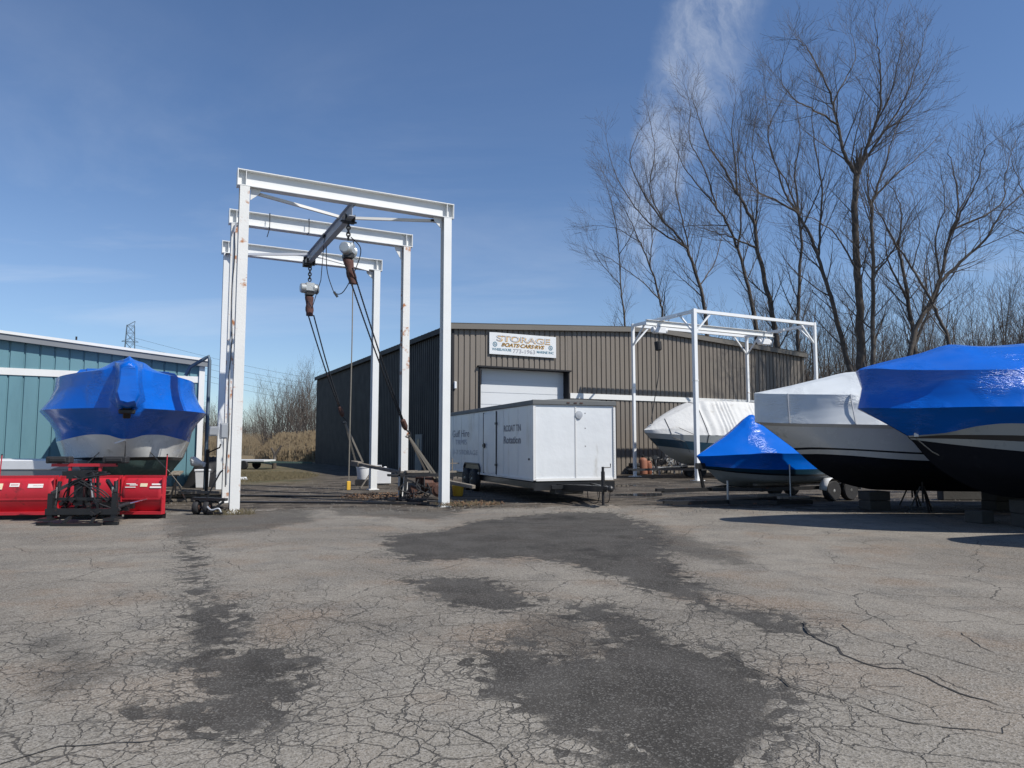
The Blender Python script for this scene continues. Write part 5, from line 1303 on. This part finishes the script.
o = thing('white_board', 'small white board lying at the grass edge behind the front left post', 'board', gp(241, 480), R(30)); build('board', MB().box((0, 0, .06), (.5, .35, .03), Matrix.Rotation(.3, 3, 'X')), 'plastic_white', o)
# ------------------------------------------------------------------ vegetation
def rdir(rr, d, ang):
    a = d.orthogonal().normalized(); b_ = d.cross(a); th = rr.uniform(0, 2*PI)
    return (d*math.cos(ang)+(a*math.cos(th)+b_*math.sin(th))*math.sin(ang)).normalized()
def flatdir(rr, d, ang, flat=.45):
    for _ in range(6):
        q = rdir(rr, d, ang)
        if q.z > -.25: return q
    return q
def grow(rr, wood, twig, p, d, L, r, lev, maxlev, den=1.0):
    n = max(3, int(L/(.55 if lev < 2 else .3))); st = L/n; pts = [p.copy()]; rad = [r]; dd = d.copy()
    for i in range(n):
        dd = (dd+Vector((rr.gauss(0, .06), rr.gauss(0, .06), rr.gauss(.06, .05)))).normalized()
        p = p+dd*st; pts.append(p.copy()); rad.append(max(r*(1-.82*(i+1)/n), .0042))
    mb = wood if r > .045 else twig
    mb.tube(pts, rad, 7 if r > .1 else (5 if r > .03 else 3), cap=False)
    if lev < maxlev:
        k = int(den*(L*(2.4 if lev < maxlev-1 else 3.6)))+1
        for i in range(k):
            f = .22+.78*(i+rr.random())/k; j = min(int(f*n), n-1); q = pts[j].lerp(pts[j+1], f*n-j) if f < 1 else pts[-1]
            base = (pts[j+1]-pts[j]).normalized()
            l2 = L*rr.uniform(.28, .5)*(1.15-.55*f)
            if lev == maxlev-1: l2 = rr.uniform(.4, 1.15)
            if l2 < .25: continue
            nr = max(rad[j]*rr.uniform(.4, .62), .0045)
            grow(rr, wood, twig, q, flatdir(rr, base, R(rr.uniform(18, 42))), l2, nr, lev+1, maxlev, den)
def limb_tree(label, limbs, Y, seed, den=1.0, side=1.0, bark='bark', group='bare trees behind the storage building'):
    """limbs: list of (pixel polyline, start radius, end radius, depth drift); each becomes a real limb in space"""
    rr = random.Random(seed); wood, twig = MB(), MB(); base = None; first = None
    for li, (pl, r0, r1, dr) in enumerate(limbs):
        P = []
        for i, (px, py) in enumerate(pl):
            f = i/(len(pl)-1); P.append(at(px, py, Y+dr*f))
        if li == 0:
            b0 = P[0].copy(); b0.z = -.1; b0.x = P[0].x+(P[0].x-P[1].x)*.4; base = Vector((b0.x, b0.y, 0)); P = [b0]+P; first = P
        else:
            # start exactly on the trunk
            q = min((first[k].lerp(first[k+1], s/10) for k in range(len(first)-1) for s in range(11)), key=lambda w: (w-P[0]).length)
            if (q-P[0]).length < 2.5: P[0] = q
        S = smooth_path(P, 5)
        for k in range(1, len(S)-1): S[k] += Vector((rr.gauss(0, .02), rr.gauss(0, .05), rr.gauss(0, .02)))
        r0 *= .82; n = len(S); rad = [r0+(r1-r0)*(k/(n-1))**.75 for k in range(n)]
        if li == 0: rad[0] *= 1.5; rad[1] *= 1.15
        k0 = next((k for k in range(n) if rad[k] < .05), n-1)
        wood.tube([p-base for p in S[:k0+1]], rad[:k0+1], 8, cap=False)
        if k0 < n-1: twig.tube([p-base for p in S[k0:]], rad[k0:], 5, cap=False)
        Lt = sum((S[k+1]-S[k]).length for k in range(n-1)); acc = 0; nxt = .9
        for k in range(n-1):
            sg = (S[k+1]-S[k]); acc += sg.length
            f = acc/Lt
            if S[k].z < 6.5 and li == 0: nxt = acc; continue
            while nxt < acc:
                nxt += rr.uniform(.36, .85)/den
                if f > .12 or li:
                    Lb = rr.uniform(1.2, 4.2)*(1.15-.6*f)*side
                    grow(rr, wood, twig, S[k]-base, flatdir(rr, sg.normalized(), R(rr.uniform(22, 48))), Lb, min(rad[k]*.45, .03*Lb/2.5+.006), 1, 3, .95)
        d = (S[-1]-S[-2]).normalized()
        for _ in range(3): grow(rr, wood, twig, S[-1]-base, flatdir(rr, d, R(rr.uniform(8, 35))), rr.uniform(.8, 1.8), max(r1*.8, .007), 1, 3, 1.0)
    t_ = thing('bare_tree', label, 'tree', base, 0, group)
    build('trunk', wood, bark, t_, smooth=80); build('crown', twig, 'twig', t_)
    return t_
limb_tree('slim leftmost bare tree rising behind the storage roof', [([(625,330),(621,290),(618,240),(612,205),(604,175)], .13, .012, .5), ([(620,285),(600,262),(588,240)], .05, .01, 1), ([(619,255),(636,225),(640,195)], .05, .01, -1)], 56, 1, 1.3)
limb_tree('slender bare tree with limbs curving left, second from the left', [([(664,330),(660,300),(649,262),(636,234),(628,215),(608,180)], .16, .014, .5), ([(650,264),(652,235),(650,200),(655,170)], .07, .012, 1), ([(660,300),(640,280),(615,262),(592,250)], .07, .012, -1.5), ([(640,240),(615,228),(590,226)], .05, .01, 1)], 54, 2, 1.3)
limb_tree('tall bare tree with a long leftward sweep, left of the lift frame top', [([(707,340),(704,305),(694,268),(685,245),(664,222),(645,196),(630,160),(640,130)], .24, .016, .5), ([(690,258),(684,225),(676,190),(678,160),(680,120)], .09, .012, 1.5), ([(685,246),(655,228),(630,200),(612,165),(606,135)], .09, .012, -1.5), ([(664,222),(650,190),(655,150),(650,120),(646,105)], .07, .01, 2), ([(698,285),(715,262),(722,235),(728,210)], .07, .012, 2)], 50, 3, 1.3)
limb_tree('bare tree with a straight upper trunk leaning left above the lift frame', [([(757,345),(753,310),(745,275),(738,250),(728,225),(715,205),(700,188),(685,168),(672,140)], .24, .016, .5), ([(738,250),(741,220),(740,185),(738,150),(742,110)], .10, .012, -1.5), ([(715,206),(705,170),(690,140),(690,105),(684,85)], .08, .01, 1.5), ([(727,224),(700,225),(675,228)], .06, .01, 2)], 48, 4, 1.3)
limb_tree('stout bare tree forking above the boat lift with a limb reaching the sky', [([(778,350),(772,315),(764,275),(757,248),(754,225),(744,204),(735,190),(722,165),(710,148),(700,120),(692,95)], .28, .016, .5), ([(735,192),(735,160),(732,130),(736,95)], .10, .012, 1.5), ([(757,248),(738,240),(715,232),(690,225)], .10, .012, -2), ([(754,226),(758,190),(752,150),(757,110)], .09, .012, 1)], 45, 5, 1.4)
limb_tree('upright slim bare tree right of the lift frame corner', [([(798,350),(799,300),(801,245),(798,205),(795,170),(800,135),(795,100)], .20, .014, .5), ([(801,230),(815,200),(826,170),(835,140)], .08, .012, -1.5), ([(799,212),(785,180),(770,150),(768,120),(765,80)], .08, .012, 1.5)], 44, 6, 1.3)
limb_tree('leaning bare tree whose trunk crosses toward the upper left', [([(852,385),(842,340),(832,304),(822,270),(812,240),(797,212),(785,192),(775,160),(768,130),(785,95)], .24, .016, .5), ([(818,258),(820,225),(822,190),(816,150),(812,110),(820,75)], .11, .012, 1.5), ([(797,212),(775,200),(756,190),(745,165),(750,130)], .09, .012, -1.5)], 41, 7, 1.4)
limb_tree('tallest bare tree forking high above the blue boat', [([(862,385),(860,340),(859,300),(857,255),(855,215),(857,172)], .34, .17, .3), ([(857,173),(845,155),(838,125),(832,100),(822,75),(808,50),(798,40)], .16, .016, 1), ([(857,173),(866,150),(875,125),(881,100),(880,70),(878,45),(874,18)], .15, .016, -1), ([(832,104),(845,80),(856,55),(850,30)], .07, .01, 1.5), ([(866,150),(885,130),(902,105),(915,70),(925,35)], .10, .012, 2), ([(838,125),(815,110),(795,100),(780,75),(788,45)], .08, .01, -2), ([(885,130),(905,115),(925,85),(937,62)], .07, .01, .5), ([(875,125),(890,95),(898,60),(905,35)], .07, .01, -1.5), ([(859,270),(840,240),(820,222),(800,215)], .08, .014, -1.5)], 40, 8, 1.6)
limb_tree('upright bare tree close right of the tallest one', [([(874,385),(873,330),(873,270),(872,215),(876,190),(885,165),(892,140),(905,110)], .22, .016, .5), ([(873,215),(868,190),(868,160),(860,130)], .09, .012, 1), ([(876,195),(895,175),(915,160),(935,140)], .08, .012, 1.5), ([(873,275),(890,255),(905,225),(920,200)], .08, .012, -1)], 39, 9, 1.4)
limb_tree('gnarled many stemmed bare tree above the blue boat bow', [([(914,385),(914,345),(908,300),(903,270),(899,245),(902,215),(894,190)], .26, .02, .5), ([(914,345),(925,320),(935,300),(940,275),(930,240)], .13, .014, 1), ([(908,300),(892,270),(885,245),(888,215)], .10, .012, -1), ([(900,250),(885,225),(875,205)], .06, .01, 1)], 40, 10, 1.4)
limb_tree('slanting bare trunk leaning to the left over the blue boat', [([(955,385),(951,350),(940,320),(928,295),(912,268),(898,246),(880,215)], .18, .03, .5), ([(928,295),(925,265),(932,240)], .06, .012, 1), ([(912,268),(920,235),(915,205)], .05, .01, -1)], 37, 11, 1.0)
limb_tree('spreading bare tree with two long limbs reaching the right edge', [([(905,385),(916,330),(930,302),(941,275),(950,235),(958,210),(955,175),(948,150)], .24, .014, .5), ([(938,284),(960,262),(985,240),(1000,215),(1024,192),(1050,170)], .13, .016, 1), ([(950,235),(965,205),(978,180),(985,150),(995,140)], .08, .012, -1), ([(985,240),(1000,205),(1005,175),(1012,150)], .08, .012, 1.5), ([(940,275),(935,240),(945,205),(940,165)], .08, .012, -1.5), ([(958,212),(970,190),(975,165)], .05, .01, 1)], 38, 12, 1.3)
limb_tree('bare tree beyond the right edge with twigs showing at the frame', [([(1100,385),(1095,330),(1080,280),(1060,240),(1050,200)], .22, .016, .5), ([(1080,280),(1050,255),(1025,235),(1005,225)], .09, .012, 1), ([(1060,240),(1035,215),(1020,185),(1010,150)], .08, .012, -1)], 38, 13, 1.2)

# smaller brush trees: three grown originals, copied
def brush_tree(seed, H, stems):
    rr = random.Random(seed); wood, twig = MB(), MB()
    for s in range(stems):
        a = rr.uniform(0, 2*PI); d = Vector((math.cos(a)*.28, math.sin(a)*.28, 1)).normalized()
        grow(rr, wood, twig, Vector((math.cos(a)*.12, math.sin(a)*.12, -.05)), d, H*rr.uniform(.75, 1), .0085*H, 0, 3, .62)
    return wood, twig
protos = []
for sd, H, st in ((41, 9, 3), (42, 8.5, 4), (43, 10, 3)):
    w_, q_ = brush_tree(sd, H, st); protos.append((w_, q_))
rc = random.Random(77)
roots = []
def place_brush(k, loc, sc, rz, group, label):
    if len(roots) <= k or roots[k] is None:
        r = thing('brush_tree', label, 'tree', loc, rz, group)
        build('trunk', protos[k][0], 'bark', r, smooth=80); build('crown', protos[k][1], 'twig_far' if k == 1 else 'twig', r)
        roots.append(r)
    else:
        r = copy_tree(roots[k]); r.location = loc; r.rotation_euler.z = rz; r['label'] = label; r['group'] = group
    r.scale = (sc, sc, sc*rc.uniform(.92, 1.12))
    return r
k = 0
for i in range(100):
    px = 606+i*4.95+rc.uniform(-6, 6); Y = rc.uniform(48, 78)
    X = (px-512)/705*Y; 
    place_brush(i % 3, (X, Y, 0), rc.uniform(.9, 1.55)*(.72+.32*max(0, min(1, (px-640)/200)))*Y/62, rc.uniform(0, 6.28), 'brushy trees behind the tall trees', 'brushy bare tree in the dim row behind the tall trees')
for i in range(48):
    px = 186+i*3.05+rc.uniform(-4, 4); Y = rc.uniform(98, 128) if px > 268 else rc.uniform(196, 235); X = (px-512)/705*Y
    sc = (.95+.28*math.exp(-((px-302)/20)**2)) if px > 268 else (1.2 if px > 240 else 1.35)
    place_brush(i % 3, (X, Y, 0), sc*rc.uniform(.85, 1.12), rc.uniform(0, 6.28), 'far bare trees beyond the reeds', 'small far bare tree beyond the straw coloured reeds')
for i, (px, Y, sc) in enumerate(((487, 75, 1.02), (497, 78, .98), (515, 80, .95), (478, 80, .92), (560, 70, .72), (590, 68, .85))):
    place_brush(i % 3, ((px-512)/705*Y, Y, 0), sc, i*1.3, 'tree tops over the roof', 'bare tree whose top just shows over the brown roof')
# undergrowth reading as one mass
mb = MB(); rr = random.Random(5)
for k in range(13500):
    if k < 9800:
        px = rr.uniform(700, 1150); Y = rr.uniform(46, 66); h = rr.uniform(1.5, 9)
    else:
        px = rr.uniform(185, 330); Y = rr.uniform(93, 104) if px > 268 else rr.uniform(192, 205); h = rr.uniform(2, 5.5)*(1 if px > 268 else 1.7)
    X = (px-512)/705*Y; p = Vector((X, Y, 0)); d = Vector((rr.gauss(0, .3), rr.gauss(0, .3), 1)).normalized()
    pts = [p, p+d*h*.5, p+d*h+Vector((rr.gauss(0, .4), 0, -.1*h))]
    mb.tube(pts, [.022, .014, .006], 3, cap=False)
build('undergrowth', mb, 'twig', kind='stuff', label='tangled grey brown undergrowth between the tree trunks')
# reeds
mb = MB()
for k in range(26000):
    Y = 64+28*rr.random()**1.3; X = rr.uniform(-.37, -.255)*Y
    if X/Y < -.35+.012*math.sin(Y*.9): Y = 0
    if Y == 0: continue
    h = rr.uniform(1.2, 2.9)*min(1, .55+(Y-64)/6)*min(1, .3+max(0, X/Y+.36)*22)*(.85+.25*noise.noise(Vector((X*.3, Y*.3, 0)))); w = rr.uniform(.008, .02); lx, ly = rr.gauss(0, .18), rr.gauss(0, .1); a = rr.uniform(-.6, .6)
    c, s = math.cos(a)*w, math.sin(a)*w
    v = [(X-c, Y-s, 0), (X+c, Y+s, 0), (X+c*.8+lx*.5, Y+s*.8+ly, h*.6), (X-c*.8+lx*.5, Y-s*.8+ly, h*.6), (X+lx+.03, Y+ly, h), (X+lx-.03, Y+ly, h)]
    mb.add(v, [(0, 1, 2, 3), (3, 2, 4, 5)])
    mb.add([(X+lx-.03, Y, h*.88), (X+lx+.045, Y, h*.9), (X+lx+.06+lx*.3, Y, h*1.07), (X+lx, Y, h*1.1)], [(0, 1, 2, 3)])
build('reeds', mb, 'reed', kind='stuff', label='band of dry straw coloured reeds beyond the dirt yard')
mb = MB()
for k in range(9000):
    px = rr.uniform(120, 330); Y = rr.uniform(160, 190); X = (px-512)/705*Y
    h = rr.uniform(2.6, 4.8); v = [(X-.06, Y, 0), (X+.06, Y, 0), (X+.1+rr.gauss(0, .2), Y, h)]; mb.add(v, [(0, 1, 2)])
build('far_reeds', mb, 'reed', kind='stuff', label='straw coloured reeds on the far side of the pond')
# weeds and litter
def litter(name, label, cx, cy, rx, ry, n, mat, seed, tall=0):
    r2 = random.Random(seed); mb = MB()
    for k in range(n):
        a = r2.uniform(0, 2*PI); q = math.sqrt(r2.random()); x, y = cx+rx*q*math.cos(a), cy+ry*q*math.sin(a)
        if tall:
            h = r2.uniform(.3, 1)*tall; dx, dy = r2.gauss(0, .5)*h, r2.gauss(0, .4)*h
            mb.add([(x-.005, y, 0), (x+.005, y, 0), (x+dx*.5+.003, y+dy*.5, h*.7), (x+dx, y+dy, h)], [(0, 1, 2), (0, 2, 3)])
        else:
            s = r2.uniform(.02, .05); z = r2.uniform(.005, .05); t1 = r2.uniform(0, 6.28)
            c, d = math.cos(t1)*s, math.sin(t1)*s; k1, k2 = r2.uniform(-.02, .03), r2.uniform(-.02, .03)
            mb.add([(x-c, y-d, z), (x+d*.6, y-c*.6, z+k1), (x+c, y+d, z+k2), (x-d*.6, y+c*.6, z+k1+.01)], [(0, 1, 2, 3)])
    build(name, mb, mat, kind='stuff', label=label)
litter('dry_weeds', 'dry weeds at the foot of the front left gantry post', -6.45, 16.3, .6, .25, 420, 'dry_grass', 1, .15)
litter('dry_weeds', 'thin dry weeds behind the front right gantry post', -1.2, 18.9, .9, .7, 350, 'dry_grass', 2, .12)
litter('dead_leaves', 'dead leaves behind the front right gantry post', -1.1, 18.9, .9, .6, 350, 'leaf_litter', 3)
litter('dead_leaves', 'dead leaves and rubble between the gantry posts', -3.9, 21.6, 1.3, 1.3, 800, 'leaf_litter', 4)
litter('grass', 'thin winter grass beside the dirt track', -14.5, 34.0, 5, 6, 14000, 'dry_grass', 6, .16)
# loose stones over the yard and the broken asphalt
mb = MB(); r2 = random.Random(9)
for k in range(5200):
    if k < 5200: Y = r2.uniform(16.5, 30); X = r2.uniform(-.55, .75)*Y
    else: q = gp(r2.uniform(380, 820), r2.uniform(520, 700)); X, Y = q.x, q.y
    s = r2.uniform(.006, .02)*(1.5 if k < 5200 else .35)
    pts = [(X+s*r2.uniform(.6, 1)*math.cos(a), Y+s*r2.uniform(.6, 1)*math.sin(a), 0) for a in (0, 1.3, 2.6, 3.9, 5.1)]
    mb.add(pts+[(X, Y, s*r2.uniform(.6, 1.1))], [(0, 1, 5), (1, 2, 5), (2, 3, 5), (3, 4, 5), (4, 0, 5)])
build('loose_stones', mb, 'gravel', kind='stuff', label='loose grey stones scattered over the yard')
# shallow rails and ridges of dirt crossing the track under the gantry
for lab, y0, x0, x1 in (('long rusty flat bar lying across the track under the gantry', 19.4, -8.0, -2.2), ('second buried flat bar farther along the track under the gantry', 21.8, -9.2, -4.6)):
    o = thing('ground_rail', lab, 'rail', (x0, y0, 0), math.atan2(-.35, x1-x0), 'flat bars under the gantry')
    build('rail', MB().box(((x1-x0)/2, 0, .025), (x1-x0, .10, .05)), 'dark_steel', o)

# ------------------------------------------------------------------ lattice tower and its wires
tw = at(131, 321, 300); o = thing('lattice_tower', 'distant steel lattice power tower above the teal building', 'tower', (tw.x, tw.y, 0), R(25))
mb = MB(); H = tw.z; wd = lambda z: 2.3*(1-z/H)+1.35
zs = [0, 8, 16, 24, 30, 36, 41, 45, 49, H-2]
for a, b_ in zip(zs, zs[1:]):
    ca = [(sx*wd(a), sy*wd(a), a) for sx, sy in ((-1, -1), (1, -1), (1, 1), (-1, 1))]; cb_ = [(sx*wd(b_), sy*wd(b_), b_) for sx, sy in ((-1, -1), (1, -1), (1, 1), (-1, 1))]
    for k in range(4):
        mb.bar(ca[k], cb_[k], .24); mb.bar(ca[k], cb_[(k+1) % 4], .12); mb.bar(ca[(k+1) % 4], cb_[k], .12); mb.bar(cb_[k], cb_[(k+1) % 4], .14)
mb.bar((-1.3, 0, H-2), (1.6, 0, H), .25); mb.bar((1.3, 0, H-2), (1.6, 0, H), .2)
build('lattice_mast', mb, 'pole_steel', o)
for z, w_ in ((H-9, 3.2), (H-14, 2.6)):
    build('cross_arm', MB().bar((-w_, 0, z), (w_, 0, z), .22).bar((-w_, 0, z), (0, 0, z+1.6), .14).bar((w_, 0, z), (0, 0, z+1.6), .14), 'pole_steel', o)
for i, (y0, y1) in enumerate(((343, 372), (350, 377), (356, 381), (362, 391), (368, 396))):
    a = at(131, y0-6, 300); e = at(470, y1+18, 360); pts = []
    for k in range(25):
        f = k/24; p = a.lerp(e, f); p.z -= 6*math.sin(PI*f); pts.append(p-a)
    o = thing('power_line', 'thin power wire sagging across the sky from the lattice tower', 'wire', a, 0, 'power wires from the tower')
    build('wire', MB().tube(pts, .045, 4), 'cable', o)
